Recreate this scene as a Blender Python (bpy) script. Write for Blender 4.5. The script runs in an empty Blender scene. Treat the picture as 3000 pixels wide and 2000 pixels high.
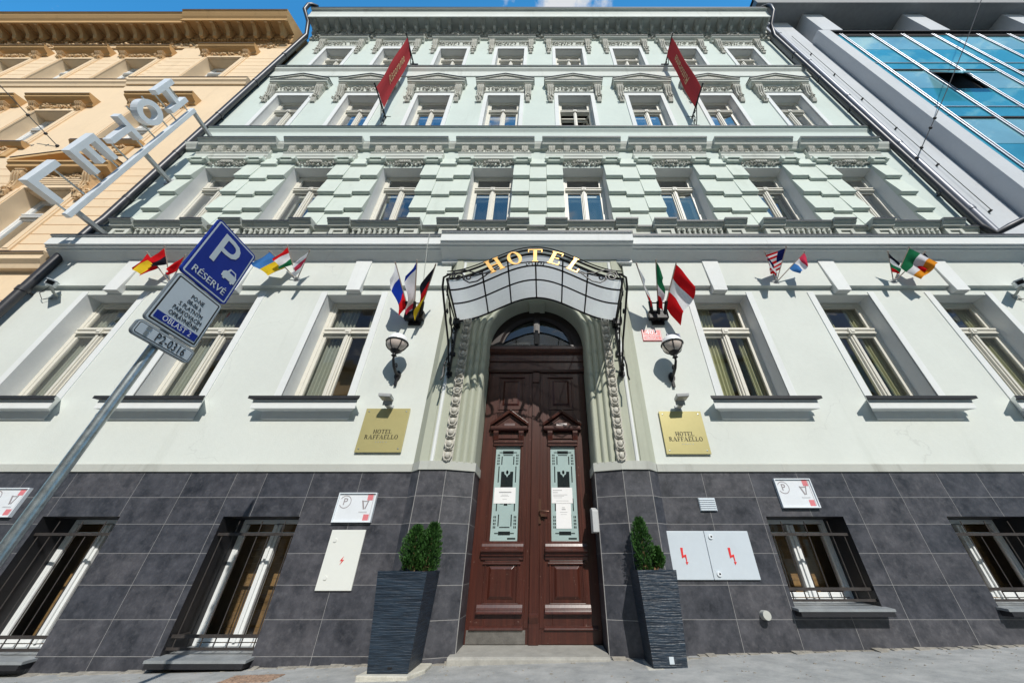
import bpy, math, random
from mathutils import Vector, Matrix, Quaternion
R = math.radians
sin, cos, pi = math.sin, math.cos, math.pi
C = bpy.context.scene.collection
random.seed(7)
SUNDIR = Vector((0.28, -1.0, 0.92)).normalized()

# ------------------------------------------------------------------ materials
def newmat(name):
    m = bpy.data.materials.new(name); m.use_nodes = True
    nt = m.node_tree; nt.nodes.clear()
    out = nt.nodes.new('ShaderNodeOutputMaterial')
    return m, nt, out
def N(nt, t, **k):
    n = nt.nodes.new(t)
    for a, v in k.items():
        if a in n.inputs: n.inputs[a].default_value = v
        else: setattr(n, a, v)
    return n
def L(nt, a, b): nt.links.new(a, b)
def rgb(c): return (c[0], c[1], c[2], 1.0)
def pos_vec(nt, sc=(1, 1, 1)):
    g = N(nt, 'ShaderNodeNewGeometry'); mp = N(nt, 'ShaderNodeMapping')
    mp.inputs['Scale'].default_value = sc
    L(nt, g.outputs['Position'], mp.inputs['Vector']); return mp.outputs['Vector']
def noise(nt, scale, detail=4, vec=None, rough=.55):
    n = N(nt, 'ShaderNodeTexNoise'); n.inputs['Scale'].default_value = scale
    n.inputs['Detail'].default_value = detail; n.inputs['Roughness'].default_value = rough
    L(nt, vec if vec else pos_vec(nt), n.inputs['Vector']); return n.outputs['Fac']
def ramp(nt, fac, a, b, ca=(0, 0, 0), cb=(1, 1, 1)):
    r = N(nt, 'ShaderNodeValToRGB'); e = r.color_ramp.elements
    e[0].position = a; e[1].position = b; e[0].color = rgb(ca); e[1].color = rgb(cb)
    L(nt, fac, r.inputs['Fac']); return r.outputs['Color']
def mix(nt, fac, a, b, mode='MIX'):
    n = N(nt, 'ShaderNodeMix'); n.data_type = 'RGBA'; n.blend_type = mode
    for s, v in (('Factor', fac), ('A', a), ('B', b)):
        i = [x for x in n.inputs if x.name == s and (x.type == 'RGBA' or s == 'Factor')][0]
        if isinstance(v, (int, float)): i.default_value = v
        elif isinstance(v, tuple): i.default_value = rgb(v)
        else: L(nt, v, i)
    return [o for o in n.outputs if o.type == 'RGBA'][0]
def plain(name, col, rough=.6, metal=0., var=.12, scale=6., bump=0., bscale=60., stain=None, stain_amt=0., spec=.5, coat=0.):
    m, nt, out = newmat(name)
    b = N(nt, 'ShaderNodeBsdfPrincipled')
    b.inputs['Roughness'].default_value = rough; b.inputs['Metallic'].default_value = metal
    b.inputs['Specular IOR Level'].default_value = spec; b.inputs['Coat Weight'].default_value = coat
    n1 = noise(nt, scale); n2 = noise(nt, scale * 7, 3)
    f = mix(nt, .35, n1, n2)
    dark = tuple(c * (1 - var) for c in col); lite = tuple(min(1, c * (1 + var)) for c in col)
    col_o = mix(nt, ramp(nt, f, .3, .7), dark, lite)
    if stain:
        sv = noise(nt, 1.0, 5, pos_vec(nt, (5., 5., .45)), .6)
        col_o = mix(nt, ramp(nt, sv, .56, .78, (0, 0, 0), (stain_amt,) * 3), col_o, stain)
    L(nt, col_o, b.inputs['Base Color'])
    if bump:
        bp = N(nt, 'ShaderNodeBump'); bp.inputs['Strength'].default_value = bump; bp.inputs['Distance'].default_value = .01
        L(nt, noise(nt, bscale, 5), bp.inputs['Height']); L(nt, bp.outputs['Normal'], b.inputs['Normal'])
    L(nt, b.outputs['BSDF'], out.inputs['Surface']); return m
def plaster(name, col, stain, amt=.5, var=.045):
    """painted render: faint clouding, vertical run-off streaks, hairline cracks"""
    m, nt, out = newmat(name)
    b = N(nt, 'ShaderNodeBsdfPrincipled'); b.inputs['Roughness'].default_value = .88; b.inputs['Specular IOR Level'].default_value = .2
    n1 = noise(nt, .9, 6); n2 = noise(nt, 14, 4)
    f = mix(nt, .3, n1, n2)
    dark = tuple(c * (1 - var * 1.6) for c in col); lite = tuple(min(1, c * (1 + var)) for c in col)
    c0 = mix(nt, ramp(nt, f, .3, .7), dark, lite)
    sv = noise(nt, 1.0, 6, pos_vec(nt, (3.2, 3.2, .35)), .65)
    c1 = mix(nt, ramp(nt, sv, .57, .8, (0, 0, 0), (amt,) * 3), c0, stain)
    vo = N(nt, 'ShaderNodeTexVoronoi'); vo.feature = 'DISTANCE_TO_EDGE'; vo.inputs['Scale'].default_value = .42
    dn = N(nt, 'ShaderNodeTexNoise'); dn.inputs['Scale'].default_value = 2.5; dn.inputs['Detail'].default_value = 5
    pv = pos_vec(nt); L(nt, pv, dn.inputs['Vector'])
    ad = N(nt, 'ShaderNodeVectorMath'); ad.operation = 'MULTIPLY_ADD'; ad.inputs[1].default_value = (.55, .55, .55)
    L(nt, dn.outputs['Color'], ad.inputs[0]); L(nt, pv, ad.inputs[2]); L(nt, ad.outputs['Vector'], vo.inputs['Vector'])
    ck = ramp(nt, vo.outputs['Distance'], .0006, .0022, (1, 1, 1), (0, 0, 0))
    gate = ramp(nt, noise(nt, .7, 2), .52, .6)
    cm = mix(nt, 1.0, ck, gate, 'MULTIPLY')
    c2 = mix(nt, mix(nt, .2, (0, 0, 0), cm), c1, tuple(c * .45 for c in col))
    L(nt, c2, b.inputs['Base Color'])
    bp = N(nt, 'ShaderNodeBump'); bp.inputs['Strength'].default_value = .25; bp.inputs['Distance'].default_value = .006
    L(nt, noise(nt, 45, 5), bp.inputs['Height']); L(nt, bp.outputs['Normal'], b.inputs['Normal'])
    L(nt, b.outputs['BSDF'], out.inputs['Surface']); return m
def tile_mat():
    m, nt, out = newmat('slate_tile')
    b = N(nt, 'ShaderNodeBsdfPrincipled')
    at = N(nt, 'ShaderNodeAttribute'); at.attribute_name = 'rnd'
    off = N(nt, 'ShaderNodeVectorMath'); off.operation = 'MULTIPLY_ADD'; off.inputs[1].default_value = (37., 11., 53.)
    L(nt, at.outputs['Color'], off.inputs[0]); L(nt, pos_vec(nt), off.inputs[2])
    n1 = noise(nt, 4.2, 9, off.outputs['Vector'], .74); n2 = noise(nt, 17, 5, off.outputs['Vector'], .7)
    c0 = mix(nt, ramp(nt, n1, .34, .7), (.022, .024, .03), (.088, .088, .098))
    c1 = mix(nt, ramp(nt, n2, .5, .8, (0, 0, 0), (.4,) * 3), c0, (.165, .163, .17))
    tint = mix(nt, at.outputs['Fac'], (.8, .83, .9), (1.18, 1.15, 1.15))
    L(nt, mix(nt, 1., c1, tint, 'MULTIPLY'), b.inputs['Base Color'])
    b.inputs['Roughness'].default_value = .42
    L(nt, ramp(nt, n1, .2, .8, (.36,) * 3, (.56,) * 3), b.inputs['Roughness'])
    bp = N(nt, 'ShaderNodeBump'); bp.inputs['Strength'].default_value = .2; bp.inputs['Distance'].default_value = .004
    L(nt, n2, bp.inputs['Height']); L(nt, bp.outputs['Normal'], b.inputs['Normal'])
    L(nt, b.outputs['BSDF'], out.inputs['Surface']); return m
def glass_mat(name, tint=(.86, .9, .9), k=2.7, base=.12, gcol=(1, 1, 1), rough=0.0, wob=.15):
    m, nt, out = newmat(name)
    tr = N(nt, 'ShaderNodeBsdfTransparent'); tr.inputs['Color'].default_value = rgb(tint)
    gl = N(nt, 'ShaderNodeBsdfGlossy'); gl.inputs['Color'].default_value = rgb(gcol); gl.inputs['Roughness'].default_value = rough
    fr = N(nt, 'ShaderNodeLayerWeight'); fr.inputs['Blend'].default_value = .5
    pw = N(nt, 'ShaderNodeMath'); pw.operation = 'POWER'; pw.inputs[1].default_value = 4.; L(nt, fr.outputs['Facing'], pw.inputs[0])
    ma = N(nt, 'ShaderNodeMath'); ma.operation = 'MULTIPLY_ADD'; ma.inputs[1].default_value = k; ma.inputs[2].default_value = base; ma.use_clamp = True
    L(nt, pw.outputs[0], ma.inputs[0])
    if wob:
        bp = N(nt, 'ShaderNodeBump'); bp.inputs['Strength'].default_value = wob; bp.inputs['Distance'].default_value = .02
        L(nt, noise(nt, 2.2, 1), bp.inputs['Height']); L(nt, bp.outputs['Normal'], gl.inputs['Normal'])
    ms = N(nt, 'ShaderNodeMixShader'); L(nt, ma.outputs['Value'], ms.inputs['Fac'])
    L(nt, tr.outputs['BSDF'], ms.inputs[1]); L(nt, gl.outputs['BSDF'], ms.inputs[2])
    L(nt, ms.outputs['Shader'], out.inputs['Surface']); return m
def cloth_mat(name, col, transl=.35, rough=.9, trans=0., vary=.1):
    m, nt, out = newmat(name)
    d = N(nt, 'ShaderNodeBsdfDiffuse'); t = N(nt, 'ShaderNodeBsdfTranslucent')
    c = mix(nt, ramp(nt, noise(nt, 30, 3), .3, .7), tuple(x * (1 - vary) for x in col), col)
    L(nt, c, d.inputs['Color']); L(nt, c, t.inputs['Color'])
    ms = N(nt, 'ShaderNodeMixShader'); ms.inputs['Fac'].default_value = transl
    L(nt, d.outputs['BSDF'], ms.inputs[1]); L(nt, t.outputs['BSDF'], ms.inputs[2])
    o = ms.outputs['Shader']
    if trans:
        tp = N(nt, 'ShaderNodeBsdfTransparent'); m2 = N(nt, 'ShaderNodeMixShader'); m2.inputs['Fac'].default_value = trans
        L(nt, o, m2.inputs[1]); L(nt, tp.outputs['BSDF'], m2.inputs[2]); o = m2.outputs['Shader']
    L(nt, o, out.inputs['Surface']); return m
def lace_mat():
    m, nt, out = newmat('lace_curtain')
    d = N(nt, 'ShaderNodeBsdfDiffuse'); d.inputs['Color'].default_value = (.8, .83, .82, 1)
    t = N(nt, 'ShaderNodeBsdfTransparent'); ms = N(nt, 'ShaderNodeMixShader')
    tc = N(nt, 'ShaderNodeTexCoord'); sx = N(nt, 'ShaderNodeSeparateXYZ'); L(nt, tc.outputs['Object'], sx.inputs['Vector'])
    def mth(op, a, b=None):
        n = N(nt, 'ShaderNodeMath'); n.operation = op
        for i, v in enumerate((a, b)):
            if v is None: continue
            if isinstance(v, (int, float)): n.inputs[i].default_value = v
            else: L(nt, v, n.inputs[i])
        return n.outputs['Value']
    scal = mth('MULTIPLY', mth('ABSOLUTE', mth('SINE', mth('MULTIPLY', sx.outputs['X'], 15.))), .13)
    z = mth('ADD', sx.outputs['Z'], scal)
    band = mth('MULTIPLY', mth('GREATER_THAN', z, .95), mth('LESS_THAN', z, 1.06))
    low = mth('MULTIPLY', mth('LESS_THAN', z, .42), .5)
    nz = ramp(nt, noise(nt, 26, 3), .42, .6, (.1,) * 3, (.85,) * 3)
    f = mth('MAXIMUM', mth('MULTIPLY', band, .8), low)
    f2 = mth('ADD', mth('MULTIPLY', f, nz), .05)
    L(nt, f2, ms.inputs['Fac']); L(nt, t.outputs['BSDF'], ms.inputs[1]); L(nt, d.outputs['BSDF'], ms.inputs[2])
    L(nt, ms.outputs['Shader'], out.inputs['Surface']); return m
def wood_mat():
    m, nt, out = newmat('varnished_brown_wood')
    b = N(nt, 'ShaderNodeBsdfPrincipled')
    g = noise(nt, 1., 6, pos_vec(nt, (38, 38, 1.6)), .6)
    c = mix(nt, ramp(nt, g, .3, .72), (.037, .0095, .006), (.078, .02, .012))
    w = noise(nt, 24, 5)
    c2 = mix(nt, ramp(nt, w, .68, .74, (0, 0, 0), (.55,) * 3), c, (.3, .2, .16))
    L(nt, c2, b.inputs['Base Color']); b.inputs['Roughness'].default_value = .33; b.inputs['Coat Weight'].default_value = .25; b.inputs['Coat Roughness'].default_value = .25
    bp = N(nt, 'ShaderNodeBump'); bp.inputs['Strength'].default_value = .15; bp.inputs['Distance'].default_value = .004
    L(nt, g, bp.inputs['Height']); L(nt, bp.outputs['Normal'], b.inputs['Normal'])
    L(nt, b.outputs['BSDF'], out.inputs['Surface']); return m
def canopy_mat():
    m, nt, out = newmat('milky_canopy_glass')
    tl = N(nt, 'ShaderNodeBsdfTranslucent'); tl.inputs['Color'].default_value = (.92, .95, .97, 1)
    df = N(nt, 'ShaderNodeBsdfDiffuse'); df.inputs['Color'].default_value = (.8, .84, .86, 1)
    tp = N(nt, 'ShaderNodeBsdfTransparent'); tp.inputs['Color'].default_value = (.8, .86, .88, 1)
    gl = N(nt, 'ShaderNodeBsdfGlossy'); gl.inputs['Roughness'].default_value = .09; gl.inputs['Color'].default_value = (.9, .95, 1, 1)
    st = noise(nt, 1., 4, pos_vec(nt, (4, 60, 60)))
    a = N(nt, 'ShaderNodeMixShader'); a.inputs[0].default_value = .3; L(nt, tl.outputs[0], a.inputs[1]); L(nt, df.outputs[0], a.inputs[2])
    c = N(nt, 'ShaderNodeMixShader'); L(nt, ramp(nt, st, .3, .7, (.1,) * 3, (.2,) * 3), c.inputs[0]); L(nt, a.outputs[0], c.inputs[1]); L(nt, tp.outputs[0], c.inputs[2])
    e = N(nt, 'ShaderNodeMixShader'); e.inputs[0].default_value = .42; L(nt, c.outputs[0], e.inputs[1]); L(nt, gl.outputs[0], e.inputs[2])
    L(nt, e.outputs[0], out.inputs['Surface']); return m
def planter_mat():
    m, nt, out = newmat('ridged_blue_black_planter')
    b = N(nt, 'ShaderNodeBsdfPrincipled'); b.inputs['Roughness'].default_value = .42
    n1 = noise(nt, 1., 4, pos_vec(nt, (5, 5, 90)), .5)
    L(nt, mix(nt, ramp(nt, n1, .35, .65), (.006, .013, .024), (.022, .04, .064)), b.inputs['Base Color'])
    bp = N(nt, 'ShaderNodeBump'); bp.inputs['Strength'].default_value = .9; bp.inputs['Distance'].default_value = .012
    L(nt, n1, bp.inputs['Height']); L(nt, bp.outputs['Normal'], b.inputs['Normal'])
    L(nt, b.outputs['BSDF'], out.inputs['Surface']); return m
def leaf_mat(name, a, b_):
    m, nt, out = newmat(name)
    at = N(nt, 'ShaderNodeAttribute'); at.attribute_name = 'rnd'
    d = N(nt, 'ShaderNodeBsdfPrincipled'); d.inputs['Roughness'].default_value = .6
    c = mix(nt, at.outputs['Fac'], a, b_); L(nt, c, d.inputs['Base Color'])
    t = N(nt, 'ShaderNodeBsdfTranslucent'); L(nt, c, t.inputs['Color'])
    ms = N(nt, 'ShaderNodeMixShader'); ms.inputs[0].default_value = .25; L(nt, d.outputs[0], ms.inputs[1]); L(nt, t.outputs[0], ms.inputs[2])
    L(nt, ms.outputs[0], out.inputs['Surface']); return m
def pave_mat():
    m, nt, out = newmat('worn_asphalt')
    b = N(nt, 'ShaderNodeBsdfPrincipled'); b.inputs['Roughness'].default_value = .85
    n1 = noise(nt, 3.5, 9, None, .72); n2 = noise(nt, 70, 4, None, .7); n3 = noise(nt, 1., 6, pos_vec(nt, (7, 16, 1)), .75)
    c = mix(nt, ramp(nt, n1, .3, .7), (.2, .21, .21), (.44, .44, .425))
    c = mix(nt, ramp(nt, n2, .35, .7, (0, 0, 0), (.35,) * 3), c, (.46, .45, .43))
    c = mix(nt, ramp(nt, n3, .66, .72, (0, 0, 0), (.6,) * 3), c, (.62, .62, .58))
    L(nt, c, b.inputs['Base Color'])
    bp = N(nt, 'ShaderNodeBump'); bp.inputs['Strength'].default_value = .5; bp.inputs['Distance'].default_value = .008
    L(nt, n2, bp.inputs['Height']); L(nt, bp.outputs['Normal'], b.inputs['Normal'])
    L(nt, b.outputs['BSDF'], out.inputs['Surface']); return m
def blue_glass(name, col, refl, g):
    m, nt, out = newmat(name)
    b = N(nt, 'ShaderNodeBsdfDiffuse')
    c = mix(nt, ramp(nt, noise(nt, .5, 3), .3, .7), tuple(x * .8 for x in col), tuple(x * 1.2 for x in col)); L(nt, c, b.inputs['Color'])
    gl = N(nt, 'ShaderNodeBsdfGlossy'); gl.inputs['Color'].default_value = rgb(refl); gl.inputs['Roughness'].default_value = .01
    bp = N(nt, 'ShaderNodeBump'); bp.inputs['Strength'].default_value = .25; bp.inputs['Distance'].default_value = .02
    L(nt, noise(nt, .8, 2), bp.inputs['Height']); L(nt, bp.outputs['Normal'], gl.inputs['Normal'])
    ms = N(nt, 'ShaderNodeMixShader'); ms.inputs[0].default_value = g; L(nt, b.outputs[0], ms.inputs[1]); L(nt, gl.outputs[0], ms.inputs[2])
    L(nt, ms.outputs[0], out.inputs['Surface']); return m

M = {}
M['ground_wall'] = plaster('pale_mint_render', (.66, .69, .645), (.42, .45, .4), .3)
M['mint'] = plaster('mint_green_render', (.61, .68, .63), (.4, .46, .4), .3)
M['trim'] = plaster('off_white_trim_render', (.66, .69, .645), (.33, .34, .3), .45)
M['stone'] = plaster('weathered_grey_trim', (.6, .62, .565), (.25, .26, .23), .6)
M['white_trim'] = plaster('white_painted_render', (.74, .76, .75), (.45, .46, .44), .3)
M['ornament'] = plain('dusty_shade_toned_stucco', (.47, .465, .41), .9, var=.45, scale=26, bump=.5, bscale=40)  # dusty ornament; its darker tone also stands for shadow on the tympana
M['egg'] = plain('grimy_egg_moulding', (.5, .48, .42), .85, var=.4, scale=26)
M['portal'] = plaster('grey_green_portal_render', (.44, .46, .375), (.24, .25, .2), .5)
M['strip'] = plaster('grey_plinth_strip', (.47, .48, .44), (.25, .25, .22), .7)
M['flashing'] = plain('dark_sheet_flashing', (.035, .035, .038), .5, .3)
M['tile'] = tile_mat()
M['mortar'] = plain('light_grout', (.27, .265, .26), .9, var=.25, scale=9)
M['cream'] = plain('cream_window_paint', (.68, .655, .575), .45, var=.06, scale=9)
M['white_paint'] = plain('white_window_paint', (.74, .76, .76), .4, var=.05)
M['glass'] = glass_mat('window_glass')
M['glass_low'] = glass_mat('ground_floor_window_glass', tint=(.95, .96, .95), k=2.2, base=.06)
M['lace'] = lace_mat()
M['drape_olive'] = cloth_mat('olive_drape', (.6, .6, .36), .35)
M['drape_pale'] = cloth_mat('pale_net_drape', (.62, .66, .56), .4, trans=.25)
M['blind'] = plain('ochre_blind', (.22, .13, .05), .9, var=.7, scale=2.2)
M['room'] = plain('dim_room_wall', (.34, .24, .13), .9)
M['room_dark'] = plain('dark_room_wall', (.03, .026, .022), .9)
M['wood'] = wood_mat()
M['dark_wood'] = plain('dark_fanlight_wood', (.02, .012, .01), .4, var=.2)
M['kick'] = plain('scuffed_grey_kickplate', (.2, .19, .175), .4, .55, var=.3, scale=12, bump=.1)
M['iron'] = plain('black_wrought_iron', (.012, .012, .013), .45, .4)
M['gold'] = plain('gold_leaf_letters', (.85, .47, .13), .35, .35, var=.15)
M['canopy'] = canopy_mat()
M['frost'] = plain('frosted_door_glass', (.36, .47, .46), .18, var=.06, spec=.7)
M['frost_mark'] = plain('clear_etched_pattern', (.012, .018, .02), .15, spec=.7)
M['paper'] = plain('white_paper', (.8, .8, .8), .8, var=.03)
M['ink'] = plain('grey_ink', (.35, .35, .36), .8)
M['brass'] = plain('satin_brass_plate', (.5, .44, .2), .42, .35, var=.05, scale=3)
M['brass_text'] = plain('dark_engraving', (.05, .045, .02), .6)
M['black_metal'] = plain('black_painted_metal', (.014, .014, .016), .4, .2)
M['globe_top'] = plain('white_lamp_dome', (.8, .8, .8), .3, var=.03)
M['globe'] = plain('milk_glass_globe', (.62, .53, .47), .25, var=.05, coat=.3)
M['grey_metal'] = plain('grey_painted_metal', (.45, .46, .46), .5, var=.1)
M['galv'] = plain('galvanised_steel', (.42, .47, .5), .32, .85, var=.35, scale=22)
M['alu'] = plain('white_aluminium_letters', (.74, .79, .83), .35, var=.06)
M['red'] = plain('red_sign_enamel', (.62, .06, .06), .35, var=.1)
M['redbanner'] = cloth_mat('red_banner_fabric', (.6, .09, .1), .3)
M['yellow_thread'] = plain('yellow_script_paint', (.72, .48, .26), .7)
M['blue'] = plain('blue_sign_film', (.002, .022, .25), .5, var=.08, spec=.3)
M['sign_white'] = plain('white_sign_film', (.72, .75, .78), .35, var=.04)
M['sign_grey'] = plain('sign_grey_white', (.55, .61, .66), .35, var=.05)
M['sign_black'] = plain('black_sign_film', (.012, .012, .014), .4)
M['sign_edge'] = plain('sign_metal_edge', (.3, .34, .37), .4, .6)
M['navy'] = plain('navy_enamel', (.012, .02, .11), .35)
M['cab_white'] = plain('ivory_cabinet_paint', (.72, .735, .69), .4, var=.03, scale=2)
M['cab_grey'] = plain('light_grey_cabinet_paint', (.55, .61, .66), .4, var=.04, scale=3)
M['bolt_red'] = plain('red_hazard_mark', (.7, .03, .03), .5)
M['pink'] = plain('faded_red_print', (.66, .2, .22), .5)
M['planter'] = planter_mat()
M['leaf'] = leaf_mat('conifer_needles', (.012, .05, .014), (.05, .14, .022))
M['twig'] = plain('brown_twig', (.2, .12, .06), .9)
M['soil'] = plain('dark_soil', (.03, .02, .015), .95)
M['pave'] = pave_mat()
M['road'] = plain('road_asphalt', (.06, .06, .06), .9, var=.25, scale=3, bump=.4)
M['kerb'] = plain('granite_kerb', (.36, .35, .33), .8, var=.25, scale=30)
M['step'] = plain('worn_stone_step', (.33, .32, .29), .8, var=.2, scale=7, bump=.3)
M['pad'] = plain('pale_mortar_pad', (.52, .5, .43), .9, var=.2, scale=10, bump=.4)
M['grit'] = plain('grey_tan_grit', (.27, .25, .215), .95, var=.35, scale=14, bump=.5)
M['sett'] = plain('brown_mosaic_setts', (.3, .2, .14), .85, var=.5, scale=28, bump=.6)
M['orange'] = plaster('apricot_render', (.83, .645, .435), (.47, .33, .2), .3)
M['orange_shade'] = plaster('apricot_shade_render', (.62, .40, .19), (.25, .15, .07), .5)  # eaves shade put into the colour as brown; hoods and sills share it
M['orange_orn'] = plain('apricot_stucco', (.7, .5, .29), .9, var=.25, scale=20)
M['brown_flash'] = plain('brown_roof_edge', (.05, .03, .02), .6)
M['concrete'] = plaster('pale_grey_concrete', (.58, .6, .62), (.36, .37, .38), .4)
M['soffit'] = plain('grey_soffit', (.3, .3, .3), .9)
M['spandrel'] = blue_glass('teal_blue_spandrel_glass', (.05, .31, .44), (.55, .9, 1.), .34)
M['vision'] = blue_glass('pale_blue_vision_glass', (.22, .46, .53), (.75, .95, 1.), .42)
M['mull'] = plain('silver_mullion', (.62, .64, .69), .4, .2, var=.05)
M['mull_dk'] = plain('grey_mullion_channel', (.16, .16, .19), .5, .2)
M['slit'] = plain('dark_gap', (.012, .01, .012), .8)
M['pipe'] = plain('grey_black_drainpipe', (.05, .05, .055), .4, .3, var=.2)
M['pipe_grey'] = plain('grey_drainpipe', (.24, .25, .28), .4, .3, var=.1)
M['cable'] = plain('black_cable', (.015, .015, .015), .6)
M['roof'] = plain('roof_sheet', (.12, .1, .09), .7)
M['opp_wall'] = plaster('cream_house_render', (.5, .44, .36), (.3, .26, .2), .4)
M['opp_win'] = plain('dark_window', (.03, .035, .04), .1, spec=.6)
def fl(name, c): M[name] = cloth_mat('flag_' + name, c, .3)
fl('f_white', (.75, .75, .78)); fl('f_red', (.62, .015, .02)); fl('f_blue', (.012, .04, .33)); fl('f_black', (.02, .02, .03)); fl('f_yellow', (.75, .52, .03))
fl('f_green', (.02, .16, .07)); fl('f_orange', (.8, .3, .03)); fl('f_lblue', (.06, .2, .5)); fl('f_navy', (.012, .015, .09)); fl('f_pinkred', (.6, .05, .1))

# ------------------------------------------------------------------ mesh builder
class MB:
    def __init__(s): s.v = []; s.f = []; s.m = []; s.r = []
    def face(s, pts, m=0, r=0.):
        i = len(s.v); s.v += [tuple(p) for p in pts]; s.f.append(tuple(range(i, i + len(pts)))); s.m.append(m); s.r.append(r)
    def box(s, x0, x1, y0, y1, z0, z1, m=0):
        p = [(x, y, z) for x in (x0, x1) for y in (y0, y1) for z in (z0, z1)]
        i = len(s.v); s.v += p
        for q in ((0, 1, 3, 2), (4, 6, 7, 5), (0, 4, 5, 1), (2, 3, 7, 6), (0, 2, 6, 4), (1, 5, 7, 3)):
            s.f.append(tuple(i + a for a in q)); s.m.append(m); s.r.append(0.)
    def hexa(s, lo, hi, m=0):
        """lo, hi: 4 points each, same order"""
        i = len(s.v); s.v += [tuple(p) for p in lo] + [tuple(p) for p in hi]
        for q in ((3, 2, 1, 0), (4, 5, 6, 7), (0, 1, 5, 4), (1, 2, 6, 5), (2, 3, 7, 6), (3, 0, 4, 7)):
            s.f.append(tuple(i + a for a in q)); s.m.append(m); s.r.append(0.)
    def prism(s, pts, axis, a, b, m=0, fm=None):
        """extrude 2-D polygon along axis. axis 'x': pts (y,z); 'z': pts (x,y); 'y': pts (x,z)"""
        def P(p, t):
            return {'x': (t, p[0], p[1]), 'y': (p[0], t, p[1]), 'z': (p[0], p[1], t)}[axis]
        n = len(pts); i = len(s.v)
        s.v += [P(p, a) for p in pts] + [P(p, b) for p in pts]
        s.f.append(tuple(i + k for k in range(n))); s.f.append(tuple(i + n + k for k in reversed(range(n)))); s.m += [m, m]; s.r += [0., 0.]
        for k in range(n):
            s.f.append((i + (k + 1) % n, i + k, i + n + k, i + n + (k + 1) % n)); s.m.append(fm[k] if fm else m); s.r.append(0.)
    def tube(s, path, r, n=6, m=0, cap=True):
        path = [Vector(p) for p in path]; rr = r if isinstance(r, (list, tuple)) else [r] * len(path)
        base = len(s.v); up = Vector((0, 0, 1)); prev = None
        for k, p in enumerate(path):
            d = (path[min(k + 1, len(path) - 1)] - path[max(k - 1, 0)])
            if d.length < 1e-9: d = Vector((0, 0, 1))
            d.normalize()
            if prev is None:
                a = d.cross(up if abs(d.z) < .9 else Vector((1, 0, 0))).normalized()
            else:
                a = (prev - d * prev.dot(d)); a = a.normalized() if a.length > 1e-6 else d.orthogonal().normalized()
            prev = a; b = d.cross(a)
            for j in range(n):
                t = 2 * pi * j / n; s.v.append(tuple(p + (a * cos(t) + b * sin(t)) * rr[k]))
        for k in range(len(path) - 1):
            for j in range(n):
                q = base + k * n
                s.f.append((q + j, q + (j + 1) % n, q + n + (j + 1) % n, q + n + j)); s.m.append(m); s.r.append(0.)
        if cap:
            s.f.append(tuple(base + j for j in reversed(range(n)))); s.f.append(tuple(base + (len(path) - 1) * n + j for j in range(n))); s.m += [m, m]; s.r += [0., 0.]
    def lathe(s, prof, cx, cy, n=16, m=0):
        base = len(s.v)
        for r, z in prof:
            for j in range(n):
                t = 2 * pi * j / n; s.v.append((cx + r * cos(t), cy + r * sin(t), z))
        for k in range(len(prof) - 1):
            for j in range(n):
                q = base + k * n
                s.f.append((q + j, q + (j + 1) % n, q + n + (j + 1) % n, q + n + j)); s.m.append(m); s.r.append(0.)
    def blob(s, c, rx, ry, rz, m=0, rot=None, n=6, k=4):
        base = len(s.v); c = Vector(c)
        for i in range(k + 1):
            th = pi * i / k
            for j in range(n):
                p = Vector((rx * sin(th) * cos(2 * pi * j / n), ry * sin(th) * sin(2 * pi * j / n), rz * cos(th)))
                if rot: p = rot @ p
                s.v.append(tuple(c + p))
        for i in range(k):
            for j in range(n):
                q = base + i * n
                s.f.append((q + j, q + n + j, q + n + (j + 1) % n, q + (j + 1) % n)); s.m.append(m); s.r.append(0.)
    def build(s, name, mats, parent=None, org=(0, 0, 0), smooth=None, bevel=0., loc=(0, 0, 0), rz=0.):
        if not isinstance(mats, (list, tuple)): mats = [mats]
        me = bpy.data.meshes.new(name)
        me.from_pydata([(x - org[0], y - org[1], z - org[2]) for x, y, z in s.v], [], s.f)
        for m in mats: me.materials.append(M[m] if isinstance(m, str) else m)
        me.polygons.foreach_set('material_index', s.m)
        if any(s.r):
            a = me.attributes.new('rnd', 'FLOAT', 'FACE'); a.data.foreach_set('value', s.r)
        if smooth is not None:
            me.polygons.foreach_set('use_smooth', [True] * len(me.polygons)); me.set_sharp_from_angle(angle=R(smooth))
        me.update()
        o = bpy.data.objects.new(name, me); C.objects.link(o)
        if parent: o.parent = parent
        o.location = loc; o.rotation_euler = (0, 0, rz)
        if bevel:
            b = o.modifiers.new('bevel', 'BEVEL'); b.width = bevel; b.segments = 2; b.limit_method = 'ANGLE'; b.angle_limit = R(40)
        return o

def tag(o, label=None, cat=None, group=None, kind=None):
    if label: o['label'] = label
    if cat: o['category'] = cat
    if group: o['group'] = group
    if kind: o['kind'] = kind
    return o
def thing(name, label, cat, loc, group=None):
    o = bpy.data.objects.new(name, None); C.objects.link(o); o.location = loc; o.empty_display_size = .2
    return tag(o, label, cat, group)
def copy_part(o, parent, loc):
    c = o.copy(); C.objects.link(c); c.parent = parent; c.location = loc
    for ch in o.children:
        d = ch.copy(); C.objects.link(d); d.parent = c
    return c

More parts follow.
